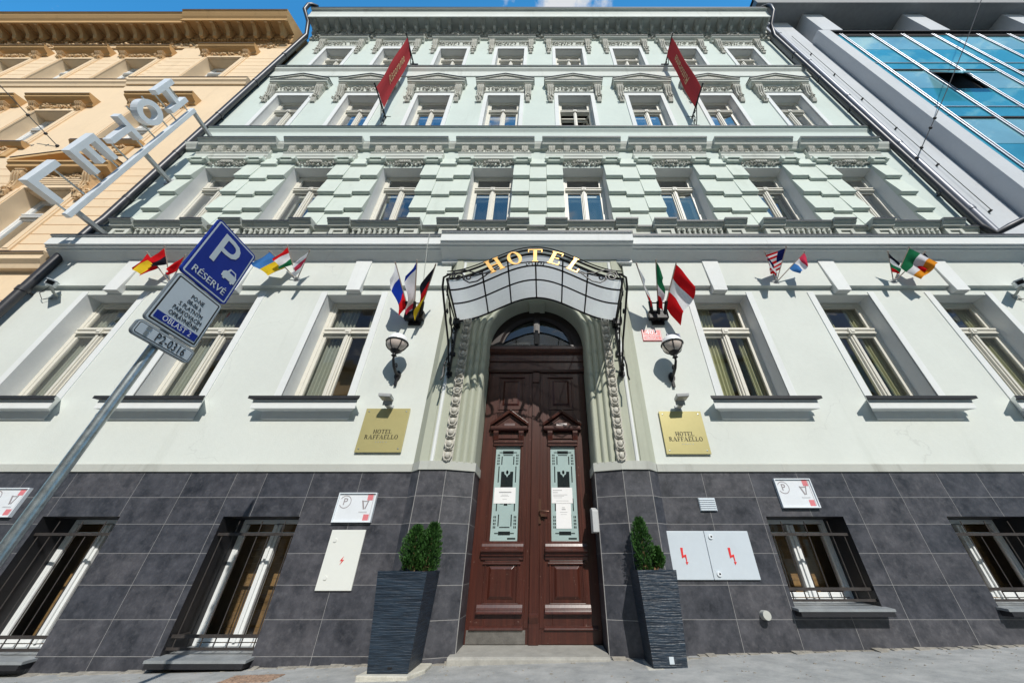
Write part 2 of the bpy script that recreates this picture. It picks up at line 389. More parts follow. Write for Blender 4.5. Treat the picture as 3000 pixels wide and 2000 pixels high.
def wall(mb, x0, x1, z0, z1, y, holes=(), depth=.27, m=0, mr=0, xj=(), zj=(), jw=.007, mj=None, groove=0., rnd=False):
    xs = {x0, x1}; zs = {z0, z1}
    for h in holes:
        xs |= {max(x0, h[0]), min(x1, h[1])}; zs |= {max(z0, h[2]), min(z1, h[3])}
    for j in xj: xs |= {j - jw / 2, j + jw / 2}
    for j in zj: zs |= {j - jw / 2, j + jw / 2}
    xs = sorted(a for a in xs if x0 <= a <= x1); zs = sorted(a for a in zs if z0 <= a <= z1)
    rr = {}
    for i in range(len(xs) - 1):
        for k in range(len(zs) - 1):
            cx = (xs[i] + xs[i + 1]) / 2; cz = (zs[k] + zs[k + 1]) / 2
            if any(h[0] < cx < h[1] and h[2] < cz < h[3] for h in holes): continue
            inz = any(abs(cz - j) < jw / 2 for j in zj); inj = inz or any(abs(cx - j) < jw / 2 for j in xj)
            yy = y + (groove if inz else 0)
            key = (sum(j < cx for j in xj), sum(j < cz for j in zj))
            r = rr.setdefault(key, random.random() * .99 + .005) if rnd else 0.
            mb.face([(xs[i], yy, zs[k]), (xs[i + 1], yy, zs[k]), (xs[i + 1], yy, zs[k + 1]), (xs[i], yy, zs[k + 1])], mj if (inj and mj is not None) else m, r)
            if groove and inz:
                mb.face([(xs[i], y, zs[k]), (xs[i + 1], y, zs[k]), (xs[i + 1], yy, zs[k]), (xs[i], yy, zs[k])], m)
                mb.face([(xs[i], yy, zs[k + 1]), (xs[i + 1], yy, zs[k + 1]), (xs[i + 1], y, zs[k + 1]), (xs[i], y, zs[k + 1])], m)
    for h in holes:
        if h[1] <= x0 or h[0] >= x1: continue
        a, b, c, d = h[:4]; dp = h[4] if len(h) > 4 else depth
        if dp <= 0: continue
        e = y + dp
        mb.face([(a, y, c), (a, y, d), (a, e, d), (a, e, c)], mr); mb.face([(b, y, d), (b, y, c), (b, e, c), (b, e, d)], mr)
        mb.face([(a, y, d), (b, y, d), (b, e, d), (a, e, d)], mr); mb.face([(b, y, c), (a, y, c), (a, e, c), (b, e, c)], mr)

def text_mb(s, size, fn, m=0, ext=.002, mb=None, align='CENTER', sx=1., spacing=1.):
    """built-in font text as solid letters; fn maps (u, v, w) to world"""
    cu = bpy.data.curves.new('t', 'FONT'); cu.body = s; cu.size = size; cu.align_x = align; cu.align_y = 'CENTER'; cu.extrude = ext
    cu.resolution_u = 3; cu.space_character = spacing
    o = bpy.data.objects.new('t', cu); C.objects.link(o)
    me = bpy.data.meshes.new_from_object(o.evaluated_get(bpy.context.evaluated_depsgraph_get()))
    mb = mb or MB(); i = len(mb.v)
    mb.v += [tuple(fn(v.co.x * sx, v.co.y, v.co.z)) for v in me.vertices]
    for p in me.polygons: mb.f.append(tuple(i + a for a in p.vertices)); mb.m.append(m); mb.r.append(0.)
    bpy.data.objects.remove(o); bpy.data.curves.remove(cu); bpy.data.meshes.remove(me)
    return mb

def serif(ch):
    """pieces (polygons) of a bold serif capital, height 1, and its width"""
    T, t, s = .2, .07, .06
    def rc(a, b, c, d): return [(a, c), (b, c), (b, d), (a, d)]
    def stem(x): return [rc(x, x + T, .0, 1.), rc(x - .07, x + T + .07, 0, s), rc(x - .07, x + T + .07, 1 - s, 1)]
    def ring(cx, cy, ax, ay, bx, by, a0=0, a1=360, n=24):
        o = [];
        for k in range(n):
            p = R(a0 + (a1 - a0) * k / n); q = R(a0 + (a1 - a0) * (k + 1) / n)
            o.append([(cx + bx * cos(p), cy + by * sin(p)), (cx + ax * cos(p), cy + ay * sin(p)), (cx + ax * cos(q), cy + ay * sin(q)), (cx + bx * cos(q), cy + by * sin(q))])
        return o
    if ch == 'H': return stem(.07) + stem(.63) + [rc(.27, .63, .47, .54)], .9
    if ch == 'O': return ring(.42, .5, .42, .52, .22, .45), .84
    if ch == 'T': return stem(.32) + [rc(0, .84, .93, 1.0), rc(0, .06, .74, .93), rc(.78, .84, .74, .93)], .84
    if ch == 'E': return stem(.07) + [rc(.27, .68, 0, .07), rc(.62, .68, .07, .27), rc(.27, .68, .93, 1), rc(.62, .68, .75, .93), rc(.27, .55, .47, .54)], .72
    if ch == 'L': return stem(.07) + [rc(.27, .7, 0, .07), rc(.63, .7, .07, .3)], .74
    if ch == 'F': return stem(.07) + [rc(.27, .66, .93, 1), rc(.6, .66, .72, .93), rc(.27, .52, .47, .54)], .68
    if ch == 'R': return stem(.07) + ring(.27, .74, .38, .26, .18, .19, -90, 90, 12) + [[(.32, .5), (.5, .5), (.84, 0), (.62, 0)]], .86
    if ch == 'A': return [[(.0, 0), (.09, 0), (.46, .94), (.4, 1.)], [(.36, 1.), (.52, 1.), (.88, 0), (.64, 0)], rc(.16, .7, .3, .36), rc(-.04, .18, -.0, .05), rc(.56, .96, 0, .05)], .94
    return [], .4
def serif_text(mb, s, h, fn, ext=.004, m=0, slant=0., gap=.08):
    ws = [serif(c)[1] for c in s]; tot = sum(ws) + gap * (len(s) - 1); x = -tot / 2
    for c, w in zip(s, ws):
        for k, pg in enumerate(serif(c)[0]):
            e = ext + .0004 * (k % 7)
            P = [((x + u + slant * v) * h, (v - .5) * h) for u, v in pg]
            n = len(P); i = len(mb.v)
            mb.v += [tuple(fn(u, v, e)) for u, v in P] + [tuple(fn(u, v, 0)) for u, v in P]
            mb.f.append(tuple(i + q for q in range(n))); mb.m.append(m); mb.r.append(0.)
            for q in range(n): mb.f.append((i + q, i + n + q, i + n + (q + 1) % n, i + (q + 1) % n)); mb.m.append(m); mb.r.append(0.)
        x += w + gap
def spiral(c, r0, r1, turns, ux, uz, a0=0., n=22):
    c = Vector(c); o = []
    for k in range(n + 1):
        t = k / n; r = r0 + (r1 - r0) * t; a = a0 + turns * 2 * pi * t
        o.append(c + Vector(ux) * r * cos(a) + Vector(uz) * r * sin(a))
    return o

# ------------------------------------------------------------------ ground
def gz(x): return .0218 * max(-30, min(30, x)) + .035
def slab(name, x0, x1, y0, y1, dz, mat, thick=.3):
    mb = MB(); n = 24
    for k in range(n):
        a = x0 + (x1 - x0) * k / n; b = x0 + (x1 - x0) * (k + 1) / n
        mb.face([(a, y0, gz(a) + dz), (b, y0, gz(b) + dz), (b, y1, gz(b) + dz), (a, y1, gz(a) + dz)])
        mb.face([(a, y0, gz(a) + dz - thick), (b, y0, gz(b) + dz - thick), (b, y0, gz(b) + dz), (a, y0, gz(a) + dz)])
        mb.face([(b, y1, gz(b) + dz - thick), (a, y1, gz(a) + dz - thick), (a, y1, gz(a) + dz), (b, y1, gz(b) + dz)])
    return tag(mb.build(name, mat), kind='structure')
slab('pavement', -40, 40, -.6, 5.6, 0., 'pave')
slab('kerb', -40, 40, -.85, -.604, .004, 'kerb')
slab('road', -40, 40, -7.5, -.8, -.12, 'road')
slab('far_pavement', -40, 40, -10.2, -7.504, 0., 'pave')
slab('ground', -300, 300, -300, 300, -.6, 'road', .1)
mb = MB(); x = -9.6; rd = random.Random(12)
while x < 9.5:
    w = rd.uniform(.05, .16)
    if not (-.9 < x < .85) and not (-4.1 < x < -3.0 and rd.random() < .5):
        y1 = 4.985 if abs(x) > 1.75 else (4.85 if abs(x) > 1.2 else 4.9); d = rd.choice((.03, .05, .08, .13)) * rd.uniform(.6, 1.2); h = rd.uniform(.006, .026)
        mb.hexa([(x, y1 - d, gz(x) - .02), (x + w * 1.1, y1 - d * rd.uniform(.5, 1.2), gz(x) - .02), (x + w * 1.1, y1 + .02, gz(x) - .02), (x, y1 + .02, gz(x) - .02)], [(x + .01, y1 - d * .7, gz(x) + .006), (x + w, y1 - d * .6, gz(x) + .006), (x + w, y1 + .02, gz(x) + h), (x, y1 + .02, gz(x) + h)])
    x += w
for k in range(420):
    x = rd.uniform(-6, 7); y = rd.uniform(4.0, 4.97) if rd.random() < .6 else rd.uniform(2.6, 4.9); r = rd.uniform(.003, .011)
    mb.blob((x, y, gz(x) + r * .2), r * rd.uniform(1, 2.2), r, r * .6, 0, None, 5, 3)
tag(mb.build('pavement_debris', 'grit'), kind='structure')
mb = MB()
for i in range(9):
    for k in range(5):
        x = -2.95 + i * .055 + random.uniform(-.004, .004); y = 4.42 + k * .055
        mb.box(x, x + .048, y, y + .048, gz(x) - .05, gz(x) + .006 + random.uniform(0, .003))
tag(mb.build('cobbled_pavement', 'sett', bevel=.004), kind='structure')

# ------------------------------------------------------------------ hotel
HO = (0, 5, 0)
hotel = thing('hotel_building', 'mint green stucco hotel with eight window bays, dark slate plinth and arched doorway', 'building', HO)
COLS = [-8.225, -5.875, -3.525, -1.175, 1.175, 3.525, 5.875, 8.225]
GW = [-8.11, -5.85, -3.5, 3.5, 5.85, 8.11]
XL, XR = -9.83, 9.8
def hp(mb, name, mats, **k): return mb.build(name, mats, hotel, HO, **k)

mb = MB()
gh = [(c - .525, c + .525, 3.03, 5.24) for c in GW]
for a, b in ((XL, -1.7), (1.7, XR)):
    mb = MB(); wall(mb, a, b, 2.09, 6.2, 5.0, [h for h in gh if a < h[0] < b], .25, 0, 1)
    hp(mb, 'ground_floor_wall', ['ground_wall', 'white_trim'])
# slate plinth
LJ = [-9.62, -8.97, -8.32, -7.67, -7.02, -6.37, -5.43, -4.78, -4.14, -3.72, -3.07, -2.40]
RJ = [2.32, 2.98, 3.64, 4.28, 4.94, 5.59, 6.15, 6.8, 7.45, 8.1, 8.75, 9.4]
ZJ = [.066 - .32, .066, .38, .70, 1.021, 1.342, 1.66]
BW = [(-6.42, -5.41, .05, 1.43), (-4.06, -3.06, .06, 1.43), (3.03, 4.04, .49, 1.43), (5.39, 6.41, .49, 1.43)]
mb = MB()
M['tile_shade'] = plain('shaded_slate', (.017, .017, .02), .5, var=.3)  # near-black slate copy: shade of reveals and sill undersides put into the colour
mb = MB(); wall(mb, XL, -1.7, -.6, 1.985, 4.985, [(a, b, c, d, .48) for a, b, c, d in BW[:2]], .3, 0, 2, LJ, ZJ, .0045, 1, 0, True); hp(mb, 'slate_plinth', ['tile', 'mortar', 'tile_shade'])
mb = MB()
wall(mb, 1.7, XR, -.6, 1.985, 4.985, [(a, b, c, d, .48) for a, b, c, d in BW[2:]], .3, 0, 2, RJ, ZJ, .0045, 1, 0, True); hp(mb, 'slate_plinth', ['tile', 'mortar', 'tile_shade'])

mb = MB()
for a, b in ((XL, -1.715), (1.715, XR)):
    mb = MB(); mb.prism([(4.965, 1.986), (5.02, 1.986), (5.02, 2.1), (4.985, 2.1), (4.965, 2.085)], 'x', a, b)
    hp(mb, 'plinth_band', 'strip')
# frieze band with keystones
mb = MB()
edges = [XL] + [e for c in GW[:3] for e in (c - .15, c + .15)] + [-1.72]
segs = [(edges[i], edges[i + 1]) for i in range(0, len(edges), 2)]
edges = [1.72] + [e for c in GW[3:] for e in (c - .15, c + .15)] + [XR]
segs += [(edges[i], edges[i + 1]) for i in range(0, len(edges), 2)]
for a, b in segs:
    mb = MB(); mb.prism([(4.925, 5.41), (5.01, 5.39), (5.01, 6.1), (4.925, 6.1)], 'x', a, b)
    hp(mb, 'frieze_band', 'ground_wall')
mb = MB(); mb.hexa([(-.13, 4.88, 5.26), (.13, 4.88, 5.26), (.13, 5.24, 5.26), (-.13, 5.24, 5.26)], [(-.16, 4.9, 6.06), (.16, 4.9, 6.06), (.16, 5.01, 6.06), (-.16, 5.01, 6.06)])
mb2 = MB()
for v in mb.v: pass
key0 = mb.build('keystone', 'white_trim', hotel, (0, 5, 0), loc=(GW[0], 0, 0), bevel=.006)
for c in GW[1:]: copy_part(key0, hotel, (c, 0, 0))
# surround strips of ground floor windows
mb = MB()
for s in (-1, 1):
    a, b = sorted((s * .525, s * .64)); mb.box(a, b, 4.985, 5.01, 3.03, 5.3)
sur0 = mb.build('window_surround', 'white_trim', hotel, (0, 5, 0), loc=(GW[0], 0, 0))
for c in GW[1:]: copy_part(sur0, hotel, (c, 0, 0))
# sills of ground floor windows
mb = MB()
prof = [(5.0, 3.075), (4.785, 3.05), (4.785, 3.005), (4.835, 3.0), (4.84, 2.99), (4.84, 2.868), (4.96, 2.864), (4.97, 2.75), (5.0, 2.745)]
for k in range(len(prof) - 1):
    def hw(y): return .64 + (5. - y) * .95
    (ya, za), (yb, zb) = prof[k], prof[k + 1]
    mm = 1 if k < 3 else 0
    mb.face([(-hw(ya), ya, za), (hw(ya), ya, za), (hw(yb), yb, zb), (-hw(yb), yb, zb)][::-1] if False else [(-hw(yb), yb, zb), (hw(yb), yb, zb), (hw(ya), ya, za), (-hw(ya), ya, za)], mm)
for s in (-1, 1):
    mb.face([(s * hw(y), y, z) for y, z in (prof if s < 0 else prof[::-1])], 0)
mb.box(-.525, .525, 5.002, 5.25, 3.0, 3.045, 1)
sill0 = mb.build('window_sill', ['white_trim', 'flashing'], hotel, (0, 5, 0), loc=(GW[0], 0, 0))
for c in GW[1:]: copy_part(sill0, hotel, (c, 0, 0))

# ------------------------------------------------------------------ windows
def leaf(fr, pn, hx, w, z0, z1, y, s, ang, fw=.055, m=0, bars=()):
    """one sash hinged at hx, opening inwards by ang; s=+1 extends to +x"""
    ca, sa = cos(ang), sin(ang)
    def T(u, yy, z): return (hx + s * (u * ca - yy * sa), y + u * sa + yy * ca, z)
    def bx(u0, u1, y0, y1, za, zb, mb, m=0):
        lo = [T(u0, y0, za), T(u1, y0, za), T(u1, y1, za), T(u0, y1, za)]; hi = [T(u0, y0, zb), T(u1, y0, zb), T(u1, y1, zb), T(u0, y1, zb)]
        if s < 0: lo = lo[::-1]; hi = hi[::-1]
        mb.hexa(lo, hi, m)
    bx(0, fw, 0, .045, z0, z1, fr, m); bx(w - fw, w, 0, .045, z0, z1, fr, m)
    bx(fw, w - fw, 0, .045, z0, z0 + fw * 1.3, fr, m); bx(fw, w - fw, 0, .045, z1 - fw, z1, fr, m)
    for zb in bars: bx(fw, w - fw, .005, .04, zb - .015, zb + .015, fr, m)
    q = [T(fw, .022, z0 + fw * 1.3), T(w - fw, .022, z0 + fw * 1.3), T(w - fw, .022, z1 - fw), T(fw, .022, z1 - fw)]; pn.face(q if s > 0 else q[::-1])
def drape(mb, x0, x1, z0, z1, y, amp=.03, waves=5, taper=0., m=0):
    n = waves * 6
    for k in range(n):
        def P(q, z):
            u = x0 + (x1 - x0) * q / n; t = (z1 - z) / (z1 - z0)
            return (u + taper * t * (x1 - x0) * (q / n), y + amp * sin(2 * pi * waves * q / n), z)
        zs = [z0 + (z1 - z0) * i / 4 for i in range(5)]
        for i in range(4): mb.face([P(k, zs[i]), P(k + 1, zs[i]), P(k + 1, zs[i + 1]), P(k, zs[i + 1])], m)
def window(w, h, zt, paint, glass, curtain, parent, loc, angs=(0, 0), name='window', boss=True):
    """outer frame + transom + mullion, sashes, panes, curtain; y=0 is the frame front"""
    fr = MB(); f = .07; hw = w / 2
    fr.box(-hw, -hw + f, 0, .09, 0, h); fr.box(hw - f, hw, 0, .09, 0, h); fr.box(-hw + f, hw - f, 0, .09, h - f, h); fr.box(-hw + f, hw - f, 0, .09, 0, .06)
    fr.box(-hw + f, hw - f, -.03, .09, zt - .05, zt + .045); fr.box(-hw + f, hw - f, -.05, -.028, zt + .02, zt + .06); fr.box(-hw + f, hw - f, -.045, -.029, zt - .055, zt - .03)
    if boss: fr.box(-.055, .055, -.068, -.025, zt - .075, zt + .05); fr.box(-.03, .03, -.08, -.066, zt - .045, zt + .02)
    fr.box(-.05, .05, -.025, .06, .061, zt - .051); fr.box(-.022, .022, -.045, -.024, .062, zt - .08)
    # inner row of casements of the box window
    low = curtain in ('olive', 'pale')
    for x in (() if low else (-hw + .05, -.03, hw - .11)): fr.box(x, x + .06, .2, .24, .02, zt - .1)
    if not low: fr.box(-hw + .11, hw - .11, .202, .238, zt - .19, zt - .1); fr.box(-hw + .05, hw - .05, .2, .24, zt - .02, zt + .05)
    o = fr.build(name, paint, parent, loc=loc, bevel=.006)
    sa, pn = MB(), MB()
    iw = hw - f
    leaf(sa, pn, -iw, iw - .02, .062, zt - .055, .012, 1, angs[0]); leaf(sa, pn, iw, iw - .02, .062, zt - .055, .012, -1, angs[1])
    leaf(sa, pn, -iw, 2 * iw, zt + .047, h - f - .002, .012, 1, 0., .05)
    sa.build('sash', paint, o); pn.build('pane', glass, o)
    cm = MB()
    if curtain == 'lace':
        drape(cm, -hw + .03, hw - .03, .0, h - .05, .33, .02, 6); cm.build('curtain', 'lace', o)
    elif curtain == 'olive':
        drape(cm, -hw, -.06, 0, h, .15, .025, 7, -.08); drape(cm, hw, hw * .5, 0, h, .15, .025, 4, -.1); cm.build('curtain', 'drape_olive', o)
    elif curtain == 'pale':
        drape(cm, -hw, -.02, .0, h, .15, .025, 7, -.1); drape(cm, hw, .22, .0, h, .15, .025, 5, -.3); cm.build('curtain', 'drape_pale', o)
    elif curtain == 'grey':
        drape(cm, -hw, hw, .0, h * .62, .34, .025, 7); M.setdefault('drape_grey', cloth_mat('grey_net', (.3, .32, .3), .3)); cm.build('curtain', 'drape_grey', o)
    return o
W1 = window(1.06, 2.2, 1.5, 'cream', 'glass_low', 'pale', hotel, (GW[0], .25, 3.04))
for c in GW[1:3]: copy_part(W1, hotel, (c, .25, 3.04))
W1b = window(1.06, 2.2, 1.5, 'cream', 'glass_low', 'olive', hotel, (GW[3], .25, 3.04))
for c in GW[4:]: copy_part(W1b, hotel, (c, .25, 3.04))

# ------------------------------------------------------------------ basement windows, grilles, sills
def basement(x0, x1, z0, z1, first):
    w = x1 - x0; cx = (x0 + x1) / 2; h = z1 - z0
    fr = MB(); hw = w / 2
    fr.box(-hw, -hw + .04, 0, .07, 0, h); fr.box(hw - .04, hw, 0, .07, 0, h); fr.box(-hw + .04, hw - .04, 0, .07, h - .05, h); fr.box(-hw + .04, hw - .04, -.01, .07, 0, .06)
    fr.box(-.05, .05, -.012, .069, .07, h - .06); fr.box(-.015, .015, -.035, -.011, .07, h - .07)
    zt = h - .16
    for s in (-1, 1):
        a = s * (hw - .04); b = s * .05
        q0, q1 = sorted((a, a - s * .03)); fr.box(q0, q1, .005, .055, .07, h - .06)
        q0, q1 = sorted((a - s * .03, b)); fr.box(q0, q1, .006, .056, .07, .12); fr.box(q0, q1, .006, .056, zt - .03, zt + .01)
    o = fr.build('basement_window', 'white_paint', hotel, loc=(cx, .37, z0), bevel=.004)
    p = MB(); p.face([(-hw + .06, .03, .1), (hw - .06, .03, .1), (hw - .06, .03, h - .05), (-hw + .06, .03, h - .05)]); p.build('pane', 'glass_low', o)
    b = MB()
    for k in range(16): b.box(-hw + .05, hw - .05, .3, .312, h * k / 16 + .002, h * (k + 1) / 16 - .001, 0)
    b.build('blind', 'blind', o)
    g = MB(); n = 7
    for k in range(n):
        x = -hw + .05 + (w - .1) * k / (n - 1); g.tube([(x, 0, .06), (x, 0, h - (.05 if k % 2 else .2))], .0065, 6)
    for z in (.17, h - .2): g.box(-hw - .01, hw + .01, -.016, -.0065, z - .016, z + .016)
    g.box(-hw, hw, -.018, -.008, .05, .075)
    for x in (-hw + .02, hw - .05): g.box(x, x + .03, -.005, .18, .16, .18)
    g.build('window_grille', 'gr', hotel, loc=(cx, .04, z0))
    s_ = MB(); s_.prism([(4.86, z0 - .03), (5.44, z0 + .02), (5.44, z0 + .045), (4.86, z0 - .005)], 'x', x0 - .04, x1 + .04)
    s_.prism([(4.862, z0 - .075), (4.99, z0 - .075), (4.99, z0 - .031), (4.862, z0 - .032)], 'x', x0 - .02, x1 + .02, 1)  # block under the slab, the sill's shadow painted as its dark colour
    s_.build('basement_sill', ['sillm', 'tile_shade'], hotel, HO)
M['gr'] = plain('rusty_grille_iron', (.05, .043, .04), .6, .3, var=.4, scale=20)
M['sillm'] = plain('grey_sheet_sill', (.32, .34, .35), .45, .3, var=.2)
for k, b in enumerate(BW): basement(*b, k == 0)

# ------------------------------------------------------------------ big ledge over the ground floor
def ledge(x0, x1, d=0.):
    mb = MB()
    P = [(5.03, 6.62), (4.645 - d, 6.535), (4.615 - d, 6.535), (4.615 - d, 6.49), (4.65 - d, 6.488), (4.65 - d, 6.275), (4.69 - d, 6.265), (4.69 - d, 6.235), (4.735 - d, 6.225), (4.74 - d, 6.195), (4.765 - d, 6.185), (4.93 - min(d, .05), 6.06), (4.95 - min(d, .08), 6.02), (4.955 - min(d, .1), 5.98), (5.03, 5.98)]
    mb.prism(P, 'x', x0, x1, 0, [1, 1, 1, 0, 0, 0, 0, 0, 0, 0, 0, 0, 0, 0, 0])
    return mb
hp(ledge(XL - .05, -1.92), 'cornice', ['white_trim', 'flashing']); hp(ledge(1.92, XR + .12), 'cornice', ['white_trim', 'flashing'])
hp(ledge(-1.915, 1.915, .09), 'cornice', ['white_trim', 'flashing'])

# ------------------------------------------------------------------ first floor (rusticated)
mb = MB()
nh = [(c - .54, c + .54, 7.1, 9.63) for c in COLS]
wall(mb, XL, XR, 6.15, 11.5, 5.02, nh, .28, 0, 1); hp(mb, 'first_floor_wall', ['mint', 'white_trim'])
WN = window(1.08, 2.55, 1.95, 'cream', 'glass', 'lace', hotel, (COLS[0], .28, 7.08))
for i, c in enumerate(COLS[1:]):
    if i == 4: window(1.08, 2.55, 1.95, 'cream', 'glass', 'lace', hotel, (c, .28, 7.08), (0., R(9)))
    else: copy_part(WN, hotel, (c, .28, 7.08))
def blocks(mb, x0, x1, joints, yt, yb):
    for a, b in zip(joints, joints[1:]):
        lo = [(x0, yb, a + .03), (x1, yb, a + .03), (x1, 5.03, a + .03), (x0, 5.03, a + .03)]; hi = [(x0, yt, b), (x1, yt, b), (x1, 5.03, b), (x0, 5.03, b)]
        mb.hexa(lo, hi)
        mb.hexa([(x0 + .015, yb + .035, a), (x1 - .015, yb + .035, a), (x1 - .015, 5.03, a), (x0 + .015, 5.03, a)], [(x0, yb, a + .0299), (x1, yb, a + .0299), (x1, 5.03, a + .0299), (x0, 5.03, a + .0299)])
SJ = [7.15, 7.76, 8.4, 9.08, 9.76]; CJ = [7.15, 7.67, 8.3, 8.97, 9.62, 9.98]
def pier(kind):
    mb = MB()
    if kind in ('mid', 'left_end'): blocks(mb, .215, .635, SJ, 4.985, 4.9)
    if kind in ('mid', 'right_end'): blocks(mb, -.635, -.215, SJ, 4.985, 4.9)
    if kind == 'mid': blocks(mb, -.212, .212, CJ, 4.975, 4.915)
    for s in ((1,) if kind == 'left_end' else (-1,) if kind == 'right_end' else (-1, 1)):
        x = s * .425
        mb.box(x - .22, x + .22, 4.9, 5.03, 9.765, 9.8); mb.box(x - .23, x + .23, 4.86, 5.03, 9.86, 9.925)
        for q in (-1, 1): mb.prism([(x + q * .2 + .05 * cos(t * pi / 6), 9.825 + .05 * sin(t * pi / 6)) for t in range(12)], 'y', 4.85, 5.03)
        mb.box(x - .17, x + .17, 4.905, 5.03, 9.8, 9.86)
    return mb
pm = pier('mid').build('quoin_pier', 'mint_q', hotel, (0, 5, 0), loc=((COLS[0] + COLS[1]) / 2, 0, 0), bevel=.005) if False else None
M['mint_q'] = plaster('pale_green_rusticated_render', (.62, .68, .61), (.36, .4, .33), .45)
pm = pier('mid').build('quoin_pier', 'mint_q', hotel, (0, 5, 0), loc=((COLS[0] + COLS[1]) / 2, 0, 0), bevel=.006)
for a, b in zip(COLS[1:], COLS[2:]): copy_part(pm, hotel, ((a + b) / 2, 0, 0))
pier('left_end').build('quoin_pier', 'mint_q', hotel, (0, 5, 0), loc=(COLS[0] - 1.175, 0, 0), bevel=.006)
pier('right_end').build('quoin_pier', 'mint_q', hotel, (0, 5, 0), loc=(COLS[-1] + 1.175, 0, 0), bevel=.006)

def leafy(mb, x0, x1, zfun, y, n, r, seed, m=0, dep=.04):
    rd = random.Random(seed)
    for k in range(n):
        t = rd.random(); x = x0 + (x1 - x0) * t; z0, hh = zfun(t)
        q = Quaternion((rd.random() - .5, rd.random() - .5, rd.random() - .5), rd.random() * 3).to_matrix()
        s = r * rd.uniform(.55, 1.15)
        mb.blob((x, y - rd.random() * dep, z0 + (rd.random() - .5) * hh), s * 1.25, s * .8, s * .6, m, q, 5, 3)
# entablature piece per bay: architrave, frieze with brackets and rosettes, cornice
mb = MB()
mb.prism([(5.03, 9.93), (4.93, 9.93), (4.93, 10.02), (4.915, 10.03), (4.915, 10.13), (4.895, 10.15), (4.895, 10.18), (5.03, 10.18)], 'x', -.98, .98)
mb.box(-.93, .93, 4.96, 5.03, 10.18, 10.5)
mb.prism([(5.03, 10.72), (4.76, 10.685), (4.735, 10.69), (4.735, 10.635), (4.765, 10.63), (4.775, 10.6), (4.83, 10.545), (4.85, 10.5), (4.9, 10.47), (4.92, 10.44), (5.03, 10.44)], 'x', -1.07, 1.07, 0, [1, 1, 1, 0, 0, 0, 0, 0, 0, 0, 0])
ent = mb.build('window_entablature', ['stone', 'flashing'], hotel, (0, 5, 0), loc=(COLS[0], 0, 0))
mb = MB()
for k in range(5):
    x = -.81 + .405 * k
    mb.prism([(4.96, 10.2), (4.93, 10.2), (4.9, 10.25), (4.87, 10.36), (4.86, 10.43), (4.96, 10.44)], 'x', x - .085, x + .085)
    for q in range(4): mb.prism([(4.855, 10.43), (4.865, 10.34), (4.9, 10.22), (4.92, 10.2), (4.9, 10.3), (4.88, 10.43)], 'x', x - .075 + q * .045, x - .06 + q * .045)
    leafy(mb, x - .08, x + .08, lambda t: (10.22, .06), 4.92, 6, .03, k)
    if k < 4:
        for a in range(6): mb.blob((x + .2025 + .06 * cos(a * pi / 3), 4.945, 10.32 + .06 * sin(a * pi / 3)), .03, .025, .03, 0, None, 5, 3)
        mb.blob((x + .2025, 4.935, 10.32), .03, .03, .03, 0, None, 5, 3)
mb.build('frieze_ornament', 'ornament', ent, (0, 5, 0))
mb = MB()
leafy(mb, -.55, .55, lambda t: (9.78, .2 * (1 - abs(t - .5) * .9)), 5.0, 90, .036, 5)
for a in range(5): mb.blob((-.12 + .06 * a, 4.945, 9.8), .05, .04, .055, 0, None, 6, 4)
mb.build('garland', 'ornament', ent, (0, 5, 0))
for c in COLS[1:]: copy_part(ent, hotel, (c, 0, 0))
mb = MB()
mb.prism([(5.03, 10.7), (4.86, 10.67), (4.86, 10.65), (4.88, 10.58), (4.93, 10.5), (4.95, 10.452), (5.03, 10.452)], 'x', XL + .1, XR - .1, 0, [1, 1, 0, 0, 0, 0, 0])
hp(mb, 'cornice_core', ['stone', 'flashing'])
# window parapet: ledge, pedestals, balusters
mb = MB()
lp = lambda y, z: [(5.03, z + .04), (y - .01, z + .005), (y - .01, z - .04), (y + .02, z - .043), (y + .025, z - .07), (y + .07, z - .1), (y + .09, z - .14), (5.03, z - .14)]
fm = [1, 1, 0, 0, 0, 0, 0, 0]
mb.prism(lp(4.76, 7.15), 'x', -.515, .515, 0, fm)
for s in (-1, 1):
    a, b = sorted((s * .52, s * 1.0)); mb.prism(lp(4.7, 7.16), 'x', a, b, 0, fm)
    mb.box(a + .05, a + .13, 4.84, 5.03, 6.55, 7.02); mb.box(b - .13, b - .05, 4.84, 5.03, 6.55, 7.02); mb.box(a + .13, b - .13, 4.842, 5.03, 6.93, 7.02); mb.box(a + .13, b - .13, 4.875, 5.03, 6.55, 6.93)
mb.box(-.52, .52, 4.97, 5.03, 6.55, 7.01)
for k in range(9):
    x = -.46 + k * .115
    mb.lathe([(.03, 6.6), (.045, 6.68), (.05, 6.75), (.03, 6.83), (.022, 6.88), (.04, 6.95), (.045, 7.01)], x, 4.9, 8)
    leafy(mb, x - .04, x + .04, lambda t: (6.96, .06), 4.9, 3, .03, k)
par = mb.build('window_parapet', ['stone', 'flashing'], hotel, (0, 5, 0), loc=(COLS[0], 0, 0))
for c in COLS[1:]: copy_part(par, hotel, (c, 0, 0))
mb = MB(); mb.prism(lp(4.87, 7.12), 'x', XL + .15, XR - .1, 0, fm); mb.box(XL + .2, XR - .2, 4.93, 5.03, 6.55, 6.97); hp(mb, 'parapet_core', ['stone', 'flashing'])

